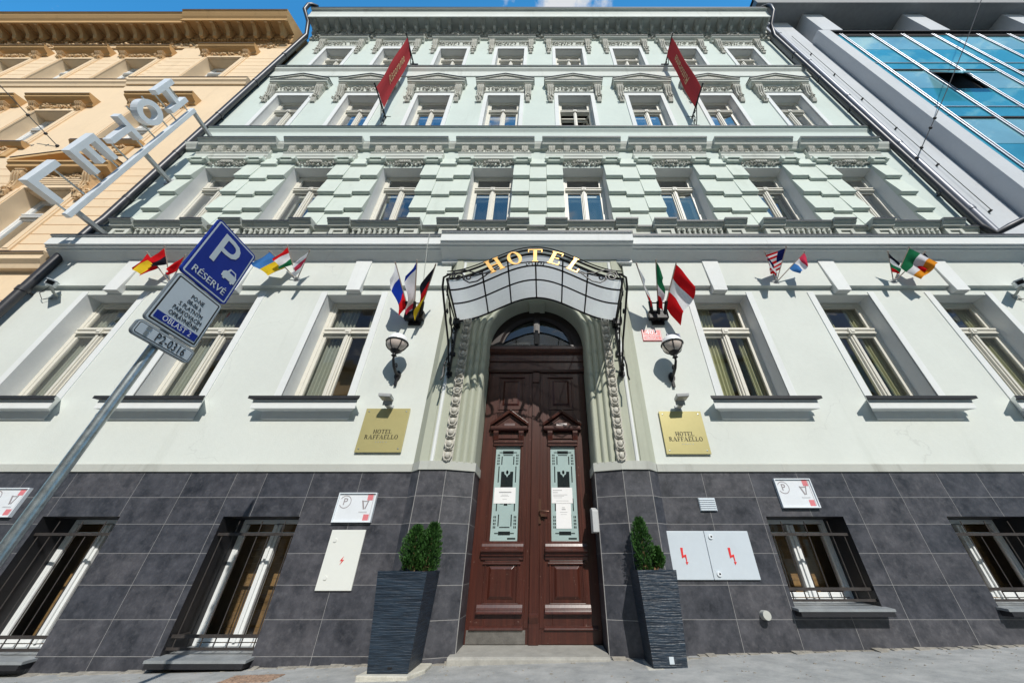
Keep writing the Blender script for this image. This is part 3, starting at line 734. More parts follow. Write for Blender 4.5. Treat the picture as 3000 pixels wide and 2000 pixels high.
# ------------------------------------------------------------------ second floor
mb = MB(); wall(mb, XL, XR, 11.3, 16.1, 5.09, [(c - .545, c + .545, 11.62, 14.05) for c in COLS], .26, 0, 1)
hp(mb, 'second_floor_wall', ['mint', 'white_trim'])
mb = MB(); mb.prism([(5.1, 11.74), (4.95, 11.69), (4.92, 11.69), (4.92, 11.64), (4.955, 11.635), (4.965, 11.58), (5.01, 11.5), (5.03, 11.43), (5.1, 11.42)], 'x', XL, XR, 0, [1, 1, 1, 0, 0, 0, 0, 0, 0]); hp(mb, 'string_course', ['mint', 'flashing'])
mb = MB()
for s in (-1, 1):
    a, b = sorted((s * .545, s * .67)); mb.box(a, b, 5.06, 5.1, 11.6, 14.25)
mb.box(-.545, .545, 5.058, 5.1, 14.05, 14.25)
o2 = mb.build('window_surround', 'white_trim', hotel, (0, 5, 0), loc=(COLS[0], 0, 0))
for c in COLS[1:]: copy_part(o2, hotel, (c, 0, 0))
W2 = window(1.09, 2.44, 1.74, 'cream', 'glass', 'grey', hotel, (COLS[0], .29, 11.62))
for i, c in enumerate(COLS[1:]):
    if i == 3: window(1.09, 2.44, 1.74, 'cream', 'glass', 'grey', hotel, (c, .29, 11.62), (R(75), R(60)))
    elif i == 5: window(1.09, 2.44, 1.74, 'cream', 'glass', 'grey', hotel, (c, .29, 11.62), (0, R(10)))
    else: copy_part(W2, hotel, (c, .29, 11.62))
def console(mb, x, z0, z1, yw, proj, w):
    """scrolled bracket"""
    h = z1 - z0
    P = [(yw, z1), (yw - proj, z1), (yw - proj * 1.02, z1 - h * .12), (yw - proj * .8, z1 - h * .28), (yw - proj * .5, z1 - h * .42), (yw - proj * .38, z1 - h * .58), (yw - proj * .42, z1 - h * .72), (yw, z1 - h * .75)]
    mb.prism(P, 'x', x - w / 2, x + w / 2)
    mb.prism([(yw, z1 - h * .7), (yw - proj * .4, z1 - h * .72), (yw - proj * .55, z1 - h * .84), (yw - proj * .3, z1 - h * .98), (yw, z0)], 'x', x - w * .32, x + w * .32)
    for q in (-.36, 0, .36): mb.prism([(a - .03, b) for a, b in P[2:7]] + [(yw - proj * .2, z0 + h * .4)], 'x', x + q * w - w * .1, x + q * w + w * .1)
    for q in (-.5, .5): mb.prism([(yw - proj * .72 + proj * .3 * cos(t * pi / 5), z1 - h * .17 + h * .1 * sin(t * pi / 5)) for t in range(10)], 'x', x + q * w - .012, x + q * w + .012)
    mb.box(x - w * .62, x + w * .62, yw - proj * 1.1, yw, z1 - .03, z1 - .002)
    leafy(mb, x - w * .5, x + w * .5, lambda t: (z0 + h * .3, h * .45), yw - proj * .42, 16, w * .17, int(x * 100) % 97)

mb = MB()
P = [(5.1, 14.86), (4.88, 14.8), (4.86, 14.8), (4.86, 14.77), (4.88, 14.765), (4.885, 14.70), (4.91, 14.68), (4.99, 14.66), (5.0, 14.6), (5.1, 14.58)]
mb.prism(P, 'x', -.98, .98, 0, [0, 1, 1, 0, 0, 0, 0, 0, 0, 0])
n = 10
for s in (-1, 1):       # raking cornice
    mb.hexa([(s * 1.0, 4.86, 14.805), (s * 0., 4.86, 15.16), (s * 0., 5.1, 15.2), (s * 1.0, 5.1, 14.87)] [::s], [(s * 1.0, 4.86, 14.85), (0., 4.86, 15.21), (0., 5.1, 15.28), (s * 1., 5.1, 14.93)][::s], 0)
    mb.hexa([(s * 1.01, 4.84, 14.853), (s * 0., 4.84, 15.213), (s * 0., 5.1, 15.283), (s * 1.01, 5.1, 14.933)][::s], [(s * 1.01, 4.84, 14.893), (0., 4.84, 15.253), (0., 5.1, 15.3), (s * 1.01, 5.1, 14.953)][::s], 1)
mb.prism([(-.95, 14.81), (.95, 14.81), (0, 15.16)], 'y', 4.9, 5.1, 2)  # tympanum: shadow put into the colour by the darker stucco
mb.box(-.68, .68, 5.03, 5.1, 14.25, 14.6)
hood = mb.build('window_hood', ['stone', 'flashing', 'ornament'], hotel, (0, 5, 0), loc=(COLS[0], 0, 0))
for s in (-1, 1):
    mb = MB(); console(mb, s * .8, 13.55, 14.58, 5.09, .17, .21); mb.build('bracket', 'ornament', hood, (0, 5, 0))
mb = MB(); leafy(mb, -.66, .66, lambda t: (14.42, .26 - .22 * abs(t - .5)), 5.02, 80, .034, 3); mb.build('garland', 'ornament', hood, (0, 5, 0))
for ch in hood.children: ch.location = (0, 0, 0)
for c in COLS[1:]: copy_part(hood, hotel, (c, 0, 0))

# ------------------------------------------------------------------ third floor and main cornice
mb = MB(); wall(mb, XL, XR, 15.9, 21.2, 5.18, [(c - .545, c + .545, 16.25, 18.61) for c in COLS], .26, 0, 1)
hp(mb, 'third_floor_wall', ['mint', 'white_trim'])
mb = MB(); mb.prism([(5.19, 16.36), (4.99, 16.3), (4.955, 16.3), (4.955, 16.235), (4.995, 16.23), (5.0, 16.13), (5.05, 16.06), (5.09, 16.0), (5.19, 16.0)], 'x', XL, XR, 0, [1, 1, 1, 0, 0, 0, 0, 0, 0])
mb.prism([(5.095, 15.6), (5.06, 15.62), (5.06, 15.999), (5.095, 15.999)], 'x', XL, XR); hp(mb, 'string_course', ['trim', 'flashing'])
mb = MB()
for s in (-1, 1):
    a, b = sorted((s * .545, s * .67)); mb.box(a, b, 5.15, 5.19, 16.25, 18.85)
mb.box(-.545, .545, 5.148, 5.19, 18.61, 18.85)
o2 = mb.build('window_surround', 'white_trim', hotel, (0, 5, 0), loc=(COLS[0], 0, 0))
for c in COLS[1:]: copy_part(o2, hotel, (c, 0, 0))
W3 = window(1.09, 2.36, 1.75, 'cream', 'glass', 'grey', hotel, (COLS[0], .4, 16.25))
for c in COLS[1:]: copy_part(W3, hotel, (c, .4, 16.25))
mb = MB()
mb.prism([(5.19, 19.62), (5.0, 19.55), (4.965, 19.56), (4.965, 19.49), (5.0, 19.485), (5.005, 19.42), (5.04, 19.39), (5.1, 19.36), (5.11, 19.28), (5.19, 19.26)], 'x', -1.0, 1.0, 0, [1, 1, 1, 0, 0, 0, 0, 0, 0, 0])
mb.box(-.68, .68, 5.14, 5.19, 18.85, 19.3)
hood = mb.build('window_hood', ['stone', 'flashing', 'ornament'], hotel, (0, 5, 0), loc=(COLS[0], 0, 0))
for s in (-1, 1):
    mb = MB(); console(mb, s * .81, 18.1, 19.27, 5.18, .15, .2); mb.build('bracket', 'ornament', hood, (0, 5, 0))
mb = MB(); leafy(mb, -.66, .66, lambda t: (19.04, .26 - .2 * abs(t - .5)), 5.12, 70, .034, 4); mb.build('garland', 'ornament', hood, (0, 5, 0))
for c in COLS[1:]: copy_part(hood, hotel, (c, 0, 0))
mb = MB()
mb.prism([(5.6, 21.4), (4.5, 21.12), (4.45, 21.1), (4.45, 20.98), (4.5, 20.97)] + [(4.5 + .09 * sin(t * pi / 8), 20.35 + .7 * cos(t * pi / 8)) for t in range(1, 4)] + [(4.55, 20.2), (4.58, 20.2), (4.58, 20.36), (4.98, 20.36), (4.99, 20.3), (5.03, 20.28), (5.05, 20.12), (5.12, 20.1), (5.6, 20.1)], 'x', XL - .05, XR + .02, 0, [1, 1, 1, 0, 0, 0, 0, 0, 0, 0, 0, 0, 0, 0, 0, 0, 0])
mb.box(XL, XR, 5.13, 5.19, 19.6, 20.1)
for k in range(120):
    x = XL + .1 + k * .162; mb.box(x, x + .08, 5.02, 5.06, 20.13, 20.24)
hp(mb, 'main_cornice', ['trim', 'flashing'])
mb = MB(); console(mb, 0, 20.02, 20.35, 5.0, .36, .15); mb.box(-.1, .1, 4.6, 5.0, 20.3, 20.359)
md = mb.build('modillion', 'stone', hotel, (0, 5, 0), loc=(XL + .2, 0, 0))
nm = 41
for k in range(1, nm): copy_part(md, hotel, (XL + .2 + (XR - XL - .4) * k / (nm - 1), 0, 0))
mb = MB()
mb.box(XL, XR, 5.11, 5.128, 19.62, 20.08); leafy(mb, XL + .1, XR - .1, lambda t: (19.86, .42), 5.1, 620, .07, 9, 0, .05)
for c in COLS: leafy(mb, c - .3, c + .3, lambda t: (19.86, .4), 5.06, 16, .08, int(c * 10) % 89)
hp(mb, 'leaf_frieze', 'ornament')
# rest of the building mass
mb = MB()
mb.box(XL, XL + .02, 5.3, 14, -.5, 20.5, 0); mb.box(XR - .02, XR, 5.3, 14, -.5, 20.5, 0); mb.box(XL, XR, 14, 14.2, -.5, 21, 0)
mb.prism([(5.6, 21.35), (9.5, 23.8), (14.2, 21.3), (14.2, 20.9), (5.6, 20.9)], 'x', XL, XR, 1); hp(mb, 'rear_walls_and_roof', ['ground_wall', 'roof'])
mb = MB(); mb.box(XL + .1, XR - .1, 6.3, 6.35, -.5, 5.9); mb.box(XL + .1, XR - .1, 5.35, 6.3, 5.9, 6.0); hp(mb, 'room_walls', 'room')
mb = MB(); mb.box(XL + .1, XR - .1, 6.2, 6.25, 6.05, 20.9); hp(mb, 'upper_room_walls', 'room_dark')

# ------------------------------------------------------------------ portal
def sweep_arch(mb, prof, zc, z0, n=28, m=0):
    """profile (offset from half width .85, y) swept up the jamb and round the arch"""
    A = .85; rows = []
    rows.append([(-(A + o), y, z0) for o, y in prof])
    for k in range(n + 1):
        a = pi - pi * k / n; rows.append([((A + o) * cos(a), y, zc + (A + o) * sin(a)) for o, y in prof])
    rows.append([((A + o), y, z0) for o, y in prof])
    for p, q in zip(rows, rows[1:]):
        for i in range(len(prof) - 1): mb.face([p[i], p[i + 1], q[i + 1], q[i]], m)
ZC = 4.28
mb = MB()
reed = []
for k in range(3):
    o0, o1 = .0 + .095 * k, .095 * (k + 1); y0, y1 = 5.0 - .035 * k, 5.0 - .035 * (k + 1)
    for t in range(0, 7):
        u = t / 6; reed.append((o0 + (o1 - o0) * u - .3 * .04 * sin(pi * u), y0 + (y1 - y0) * u - .045 * sin(pi * u)))
sweep_arch(mb, [(0, 5.5), (0, 5.0)] + reed + [(.285, 4.87)], ZC, 2.09)
hp(mb, 'archivolt', 'portal', smooth=35)
mb = MB(); n = 60
xs = [-1.6 + 3.2 * k / n for k in range(n + 1)]; xs = sorted(set(xs + [-1.135, 1.135]))
def zb(x): return ZC + math.sqrt(max(0, 1.135 ** 2 - x * x)) if abs(x) < 1.135 else 2.09
for a, b in zip(xs, xs[1:]):
    za, zb_ = zb(a), zb(b)
    if abs(a + 1.135) < 1e-6: za = ZC
    if abs(b - 1.135) < 1e-6: zb_ = ZC
    mb.face([(a, 4.87, za), (b, 4.87, zb_), (b, 4.87, 6.1), (a, 4.87, 6.1)])
for s in (-1, 1):
    q = [(s * 1.6, 4.87, 2.09), (s * 1.72, 5.0, 2.09), (s * 1.72, 5.0, 6.1), (s * 1.6, 4.87, 6.1)]; mb.face(q[::-1] if s > 0 else q)
    a, b = sorted((s * 1.4, s * 1.455)); mb.tube([((a + b) / 2, 4.868, 2.1), ((a + b) / 2, 4.868, 5.95)], .028, 8, 1)
    a, b = sorted((s * 1.475, s * 1.59)); mb.box(a, b, 4.855, 4.88, 2.1, 6.0)
hp(mb, 'portal_surround', ['portal', 'white_trim'])
for s in (-1, 1):
    mb = MB(); a, b = sorted((s * 1.14, s * 1.275)); mb.box(a, b, 4.845, 4.88, 2.1, 4.55)
    z = 2.17; k = 0
    while z < 4.5:
        X0 = s * 1.207
        mb.blob((X0, 4.825, z), .042, .04, .05, 0, None, 8, 6)
        mb.tube([(X0 - .058, 4.83, z + .06), (X0 - .06, 4.815, z), (X0 - .04, 4.81, z - .052), (X0, 4.805, z - .07), (X0 + .04, 4.81, z - .052), (X0 + .06, 4.815, z), (X0 + .058, 4.83, z + .06)], .011, 5)
        mb.tube([(X0 - .055, 4.83, z + .085), (X0 + .055, 4.83, z + .085)], .012, 5); z += .165
    hp(mb, 'egg_moulding', 'egg', smooth=40)
    # slate clad base of the pilaster
    mb = MB(); P = [(s * 1.73, 5.0), (s * 1.56, 4.85), (s * 1.2, 4.85), (s * .84, 4.98), (s * .84, 5.5)]
    zz = [-.6] + [v for j in ZJ if j > -.5 for v in (j - .003, j + .003)] + [1.985]
    for a, b in zip(P, P[1:]):
        rd = [random.random() for _ in range(9)]
        for i, (za, zb2) in enumerate(zip(zz, zz[1:])):
            q = [(a[0], a[1], za), (b[0], b[1], za), (b[0], b[1], zb2), (a[0], a[1], zb2)]
            mb.face(q if s < 0 else q[::-1], i % 2, .01 + rd[i // 2] * .98)
    for p in P[1:4]:
        mb.box(p[0] - .004, p[0] + .004, p[1] - .003, p[1] + .01, -.6, 1.984, 1)
    hp(mb, 'pilaster_plinth', ['tile', 'mortar'])
    mb = MB(); q = [(s * 1.735, 5.0), (s * 1.575, 4.83), (s * 1.19, 4.83), (s * .825, 4.965), (s * .825, 5.45), (s * 1.2, 5.45)]
    mb.prism(q if s < 0 else q[::-1], 'z', 1.986, 2.1); hp(mb, 'plinth_band', 'strip')
mb = MB(); mb.hexa([(-.15, 5.06, 5.07), (.15, 5.06, 5.07), (.15, 5.44, 5.07), (-.15, 5.44, 5.07)], [(-.17, 5.06, 5.2), (.17, 5.06, 5.2), (.17, 5.44, 5.2), (-.17, 5.44, 5.2)]); hp(mb, 'arch_keystone', 'portal')
mb = MB(); mb.prism([(4.83, -.3), (5.52, -.3), (5.52, .1), (4.86, .085), (4.83, .07)], 'x', -.9, .83); hp(mb, 'door_step', 'step', bevel=.008)
# fanlight
mb = MB(); n = 24; Y = 5.4
def arc(r, k): return (r * cos(pi * k / n), Y, ZC + r * sin(pi * k / n))
for k in range(n):
    for ra, rb, ya, yb in ((.86, .7, 5.36, 5.36), (.7, .66, 5.36, 5.4), (.66, .63, 5.4, 5.4)):
        p = [arc(ra, k), arc(ra, k + 1), arc(rb, k + 1), arc(rb, k)]
        p = [(v[0], ya if i < 2 else yb, v[2]) for i, v in enumerate(p)]; mb.face(p)
mb.box(-.86, .86, 5.33, 5.45, ZC - .03, ZC + .03); mb.box(-.055, .055, 5.335, 5.45, ZC + .03, ZC + .83); mb.box(-.03, .03, 5.3, 5.34, ZC + .03, ZC + .5)
fan = hp(mb, 'fanlight', 'dark_wood')
mb = MB(); mb.face([(.7 * cos(pi * k / n), 5.42, ZC + .7 * sin(pi * k / n)) for k in range(n + 1)][::-1]); mb.build('pane', glass_mat('fanlight_glass', k=1.4, base=.1), fan, HO)
# door transom beam
mb = MB()
mb.prism([(5.5, 3.77), (5.38, 3.77), (5.34, 3.8), (5.34, 3.86), (5.38, 3.88), (5.38, 3.96), (5.35, 3.98), (5.35, 4.02), (5.37, 4.04), (5.37, 4.12), (5.31, 4.15), (5.29, 4.2), (5.29, 4.255), (5.5, 4.255)], 'x', -.85, .85)
hp(mb, 'door_transom', 'wood')
def raised(mb, x0, x1, z0, z1, y, d=.02, f=.05, m=0):
    """panel: outer moulding frame and inner raised field, front at smaller y"""
    mb.box(x0, x1, y - .012, y + .01, z0, z0 + .025, m); mb.box(x0, x1, y - .012, y + .01, z1 - .025, z1, m)
    mb.box(x0, x0 + .025, y - .012, y + .01, z0 + .025, z1 - .025, m); mb.box(x1 - .025, x1, y - .012, y + .01, z0 + .025, z1 - .025, m)
    a, b, c, e = x0 + f, x1 - f, z0 + f, z1 - f; g = .035
    lo = [(a, y, c), (b, y, c), (b, y, e), (a, y, e)]; hi = [(a + g, y - d, c + g), (b - g, y - d, c + g), (b - g, y - d, e - g), (a + g, y - d, e - g)]
    mb.hexa(hi[::-1], lo[::-1], m)
def door_leaf(s):
    """left leaf for s=-1; x measured from the centre joint outwards"""
    X = lambda u: s * u
    def bx(mb, u0, u1, y0, y1, z0, z1, m=0):
        a, b = sorted((X(u0), X(u1))); mb.box(a, b, y0, y1, z0, z1, m)
    def pr(mb, prof, u0, u1, m=0):
        a, b = sorted((X(u0), X(u1))); mb.prism(prof, 'x', a, b, m)
    mb = MB(); y = 5.41
    g0, g1, gz0, gz1 = .235, .615, 1.175, 2.46
    for u0, u1, z0, z1 in ((.0, g0, .1, 3.77), (g1, .84, .1, 3.77), (g0, g1, .1, gz0), (g0, g1, gz1, 3.77)): bx(mb, u0, u1, y, y + .06, z0, z1)
    bx(mb, .07, .12, y - .008, y, .25, 3.75); bx(mb, g0 - .05, g0 - .015, y - .012, y, .99, 3.0); bx(mb, g1 + .015, g1 + .05, y - .012, y, .99, 3.0)
    pr(mb, [(y, .235), (y - .035, .235), (y - .035, .25), (y - .01, .275), (y, .275)], .13, .79)
    # lower panel with stepped sill and cornice
    raised(mb, *sorted((X(.2), X(.66))), .47, .95, y, .022, .06)
    pr(mb, [(y, .39), (y - .055, .39), (y - .055, .402), (y - .04, .42), (y - .045, .432), (y - .03, .45), (y - .012, .485), (y, .49)], .14, .72)
    pr(mb, [(y, .95), (y - .02, .955), (y - .03, .99), (y - .05, 1.0), (y - .055, 1.03), (y - .085, 1.045), (y - .09, 1.065), (y - .07, 1.08), (y - .04, 1.11), (y - .03, 1.14), (y, 1.17)], .145, .715)
    bx(mb, .18, .68, y - .025, y, .905, .925)
    # pediment over the glass
    pr(mb, [(y, 2.46), (y - .03, 2.465), (y - .03, 2.49), (y - .05, 2.51), (y - .05, 2.54), (y, 2.55)], .19, .66)
    bx(mb, .24, .61, y - .02, y, 2.58, 2.67)
    for u in (.19, .59): pr(mb, [(y, 2.55), (y - .03, 2.55), (y - .05, 2.62), (y - .075, 2.66), (y - .075, 2.7), (y, 2.7)], u, u + .08)
    pr(mb, [(y, 2.7), (y - .085, 2.7), (y - .1, 2.725), (y - .1, 2.76), (y, 2.77)], .13, .715)
    a, b = X(.115), X(.73); mid = (a + b) / 2
    for p, q in ((a, mid), (b, mid)):
        lo = [(p, y - .1, 2.765), (q, y - .1, 2.985), (q, y, 2.985), (p, y, 2.765)]; hi = [(p, y - .11, 2.81), (q, y - .11, 3.04), (q, y, 3.04), (p, y, 2.81)]
        mb.hexa(lo, hi); lo2 = [(v[0], v[1] + .05, v[2] - .05) if v[1] < y else (v[0], v[1], v[2] - .05) for v in lo]
        mb.hexa(lo2, [(v[0], v[1] + .052, v[2]) if v[1] < y else v for v in lo])
    mb.prism([(min(a, b) + .05, 2.77), (max(a, b) - .05, 2.77), (mid, 2.96)], 'y', y - .035, y)
    pr(mb, [(y, 2.77), (y - .07, 2.77), (y - .06, 2.82), (y, 2.85)], .33, .51)
    raised(mb, *sorted((X(.21), X(.64))), 3.07, 3.68, y, .02, .07)
    bx(mb, .2, .65, y - .03, y, 3.66, 3.68)
    o = mb.build('door', 'wood', hotel, HO, bevel=.004)
    k = MB(); bx(k, .1, .82, y - .012, y, .105, .235)
    k.build('kickplate', 'kick' if s < 0 else 'wood', o, HO)
    gl = MB(); a, b = sorted((X(g0), X(g1))); yg = y + .02
    gl.box(a, b, yg, yg + .01, gz0, gz1, 0)
    W = b - a; cx = (a + b) / 2; H = gz1 - gz0
    def mk(u0, u1, v0, v1): gl.box(cx + u0 * W, cx + u1 * W, yg - .0025, yg - .0005, gz0 + v0 * H, gz0 + v1 * H, 1)
    for v in (.055, .915):
        mk(-.22, .22, v, v + .035); mk(-.36, -.225, v + .012, v + .021); mk(.225, .36, v + .012, v + .021)
    for v in (.125, .895): mk(-.19, .19, v, v + .009)
    for sx in (-1, 1):
        for v0, v1, u in ((.14, .255, .24), (.79, .885, .24), (.29, .42, .34), (.59, .77, .34)): mk(sx * u - .02, sx * u + .02, v0, v1)
        for i in range(4):
            for base in (.12, .79):
                mk(sx * .38 - .045, sx * .38 - .01, base + i * .033, base + i * .033 + .021); mk(sx * .38 + .01, sx * .38 + .045, base + i * .033, base + i * .033 + .021)
    mk(-.24, .24, .5, .71); mk(-.22, -.1, .36, .385); mk(.1, .22, .36, .385); mk(-.07, .07, .345, .37); mk(.12, .42, .015, .03)
    for sx in (-1, 1):
        gl.prism([(cx + sx * .035 * W + .085 * W * cos(t * pi / 5), gz0 + .7 * H + .03 * H * sin(t * pi / 5)) for t in range(10)], 'y', yg - .0045, yg - .003, 0)
    gl.prism([(cx - .06 * W, gz0 + .68 * H), (cx, gz0 + .645 * H), (cx + .06 * W, gz0 + .68 * H)], 'y', yg - .0049, yg - .0031, 0)
    gl.build('door_glass', ['frost', 'frost_mark'], o, HO)
    if s > 0:
        h = MB(); h.box(.048, .09, y - .022, y, 1.38, 1.7); h.tube([(.07, y - .02, 1.535), (.07, y - .07, 1.535), (.1, y - .08, 1.535), (.2, y - .08, 1.53)], .011, 8); h.box(.085, .15, y - .06, y - .01, 1.47, 1.5)
        h.build('door_handle', plain('worn_bronze_handle', (.12, .06, .04), .35, .6), o, HO, smooth=40)
    return o
door_leaf(-1); door_leaf(1)
mb = MB(); mb.prism([(5.41, .3), (5.37, .3), (5.345, .36), (5.345, .385), (5.375, .4), (5.375, 3.55), (5.35, 3.56), (5.35, 3.74), (5.41, 3.76)], 'x', -.055, .055); mb.box(-.06, .06, 5.372, 5.41, .1, .3); hp(mb, 'door_astragal', 'wood')
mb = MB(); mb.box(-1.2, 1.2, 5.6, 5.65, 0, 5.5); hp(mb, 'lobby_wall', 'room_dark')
# paper notices on the door glass
def notice(x0, x1, z0, z1, label, lines):
    o = MB(); o.box(x0, x1, 5.4255, 5.4275, z0, z1)
    ob = o.build('paper_notice', 'paper', None); ob.location = (0, 0, 0)
    t = MB()
    for u0, u1, v, hh in lines:
        t.box(x0 + (x1 - x0) * u0, x0 + (x1 - x0) * u1, 5.4246, 5.4254, z0 + (z1 - z0) * v, z0 + (z1 - z0) * v + hh)
    t.build('print', 'ink', ob); return tag(ob, label, 'notice', 'paper notices on the door')
notice(-.6, -.285, 1.645, 1.862, 'white landscape notice taped alone to a frosted door glass', [(.22, .8, .66, .016), (.35, .65, .52, .005), (.3, .7, .44, .005), (.4, .6, .26, .005)])
notice(.245, .55, 1.648, 1.86, 'white landscape notice taped above an upright sheet on the door glass', [(.06, .5, .8, .008), (.06, .3, .66, .008), (.08, .75, .52, .006), (.08, .6, .44, .005), (.1, .5, .34, .005), (.2, .8, .14, .005)])
notice(.305, .52, 1.325, 1.644, 'white upright notice hanging below a landscape sheet on the door glass', [(.4, .6, .82, .008), (.38, .64, .74, .012), (.25, .75, .64, .005), (.3, .7, .55, .004)])

# ------------------------------------------------------------------ canopy
CZ0, CH, CW, YF, YB = 4.5, .53, 1.4, 3.66, 4.84
def tx(x, y=3.66): return x * (1 - .085 * (YB - y) / (YB - YF))
def zc(x, y=3.66):
    t = (YB - y) / (YB - YF); return CZ0 - .12 * t + (CH - .01 * t) * (1 + cos(pi * x / CW)) / 2
can = thing('entrance_canopy', 'curved wrought iron and milky glass canopy with gold lettering above the hotel door', 'canopy', (0, 4.84, 4.4)); CO = (0, 4.84, 4.4)
mb = MB()
arcp = lambda y, dz=0., w=CW: [(tx(-w + 2 * w * k / 36, y), y, zc(-w + 2 * w * k / 36, y) + dz) for k in range(37)]
ROW = [YB, 4.3, 3.93, YF]
for i, y in enumerate(ROW): mb.tube(arcp(y), .019 if i in (0, 3) else .015, 6)
BARS = [-CW, -.86, -.46, 0, .46, .86, CW]
for x in BARS: mb.tube([(x, YB, zc(x, YB)), (tx(x), YF, zc(x, YF))], .017 if abs(x) > 1.3 else .013, 6)
# front frieze: top rail, lower rail, end curls
top = [((-1.4 + 2.8 * k / 40) * .915, YF - .04, zc((-1.4 + 2.8 * k / 40) * .98) + .05) for k in range(41)]
mb.tube(top, .016, 6); mb.tube([(x, y - .005, z + .055) for x, y, z in top], .009, 5)
lowr = [(-.95 + 1.9 * k / 30, YF - .05, zc((-.95 + 1.9 * k / 30)) - .22 + .1 * (abs(-.95 + 1.9 * k / 30) / .95) ** 3) for k in range(31)]
mb.tube(lowr, .009, 5)
for s in (-1, 1):
    e = zc(1.4)
    mb.tube(spiral((s * .075, YF - .06, zc(0) - .27), .012, .06, 1.3, (s, 0, 0), (0, 0, 1), -1.2), .009, 5)
    mb.tube(spiral((s * 1.1, YF - .06, e - .02), .02, .085, 1.5, (s, 0, 0), (0, 0, 1), .5), .012, 5)
    mb.tube(spiral((s * .96, YF - .06, e - .04), .015, .06, 1.3, (-s, 0, 0), (0, 0, 1), 2.4), .01, 5)
    mb.tube([(s * 1.02, YF - .06, e - .07), (s * .93, YF - .06, e - .13), (s * .82, YF - .06, e - .1), (s * .72, YF - .06, e), (s * .62, YF - .06, e + .12), (s * .54, YF - .05, e + .2)], .01, 5)
    mb.tube([(s * 1.19, YF - .06, e - .02), (s * 1.17, YF - .06, e + .09), (s * 1.02, YF - .06, e + .12), (s * .86, YF - .06, e + .06), (s * .7, YF - .06, e + .05), (s * .62, YF - .06, e + .08)], .01, 5)
    mb.tube([(s * 1.19, YF - .04, e + .1), (s * 1.23, YF - .05, e), (s * 1.24, YF - .04, e - .1), (s * 1.28, 3.8, e - .2)], .012, 5)
    mb.tube([(s * 1.25, YF - .04, zc(1.38) + .05), (s * 1.32, YF - .03, e + .0), (s * 1.335, 3.7, e - .12), (s * 1.36, 4.1, 4.06), (s * 1.38, 4.5, 3.86), (s * 1.39, 4.75, 3.6), (s * 1.38, 4.83, 3.42)], .016, 6)
can_f = mb.build('frame', 'iron', can, CO, smooth=50)
gm = []
for i in range(6):
    for j in range(3):
        g = MB(); n = 8
        for k in range(n):
            a = BARS[i] + (BARS[i + 1] - BARS[i]) * k / n; b = BARS[i] + (BARS[i + 1] - BARS[i]) * (k + 1) / n
            g.face([(tx(u, y), y, zc(u, y) + .006) for u, y in ((a, ROW[j]), (b, ROW[j]), (b, ROW[j + 1]), (a, ROW[j + 1]))])
        g.build('glass_pane', 'canopy', can, CO, smooth=60)
for s in (-1, 1):
    mb = MB()
    mb.tube([(s * 1.38, 4.84, 4.5), (s * 1.38, 4.84, 3.38)], .018, 6); mb.tube([(s * 1.38, 4.83, 4.36), (s * 1.27, 3.72, 4.2)], .012, 6)
    mb.tube([(s * 1.38, 4.83, 3.75), (s * 1.35, 4.5, 4.04), (s * 1.3, 4.0, 4.22)], .012, 6)
    for (y, z, r, a0) in ((4.68, 4.2, .11, 0), (4.45, 4.22, .08, 2), (4.22, 4.22, .045, 1), (4.72, 3.98, .07, 3)):
        mb.tube(spiral((s * 1.38, y, z), .015, r, 1.5, (0, 1, 0), (0, 0, 1), a0), .009, 5)
    mb.tube(spiral((s * 1.38, 4.74, 3.5), .02, .09, 1.4, (0, 1, 0), (0, 0, 1), .8), .011, 5)
    mb.tube([(s * 1.38, 4.82, 3.6), (s * 1.38, 4.6, 3.62), (s * 1.39, 4.55, 3.45), (s * 1.4, 4.6, 3.3), (s * 1.4, 4.55, 3.2)], .013, 5)
    for z in (3.45, 3.82, 4.4): mb.box(s * 1.38 - .045, s * 1.38 + .045, 4.83, 4.872, z - .03, z + .03)
    mb.box(s * 1.38 - .05, s * 1.38 + .05, 4.72, 4.86, 4.36, 4.47)
    mb.build('wall_bracket', 'iron', can, CO, smooth=50)
for ch, x in zip('HOTEL', (-.6, -.31, .0, .31, .6)):
    mb = MB(); sl = -CH * pi / CW / 2 * sin(pi * x / CW) * 1.0; a = math.atan(sl)
    z0 = zc(x) - .1
    def fn(u, v, w, x=x, z0=z0, a=a): return (x + u * cos(a) - v * sin(a), YF - .055 - w, z0 + u * sin(a) + v * cos(a))
    serif_text(mb, ch, .26, fn, .012)
    mb.build('letter', 'gold', can, CO)

# ------------------------------------------------------------------ vertical letter sign
SX = -9.2
def sgn(y, z): return (SX, y, z)
ls = thing('letter_sign', 'tall white upright HOTEL letters on a rail projecting from the facade corner', 'sign', (-9.3, 5.0, 8.6)); LO = (-9.3, 5., 8.6)
K = 1.0
mb = MB(); mb.box(SX - .05, SX + .05, 4.2, 4.29, 6.6, 11.05); mb.build('rail', 'alu', ls, LO, bevel=.006)
for z in (6.8, 8.95, 11.0):
    mb = MB(); mb.hexa([(SX - .035, 4.28, z - .04), (SX + .035, 4.28, z - .04), (SX - .1 + .035, 5.04, z - .0), (SX - .1 - .035, 5.04, z - .0)], [(SX - .035, 4.28, z + .04), (SX + .035, 4.28, z + .04), (SX - .1 + .035, 5.04, z + .08), (SX - .1 - .035, 5.04, z + .08)])
    mb.box(SX - .2, SX, 5.0, 5.03, z - .06, z + .14); mb.build('support_arm', 'grey_metal', ls, LO)
def strokes(ch):
    t = .2
    if ch == 'H': return [(0, t, 0, 1), (1 - t, 1, 0, 1), (t, 1 - t, .42, .6)]
    if ch == 'T': return [(0, 1, .82, 1), (.4, .6, 0, .82)]
    if ch == 'E': return [(0, t, 0, 1), (t, 1, 0, .17), (t, 1, .83, 1), (t, .85, .42, .58)]
    if ch == 'L': return [(0, t, 0, 1), (t, 1, 0, .18)]
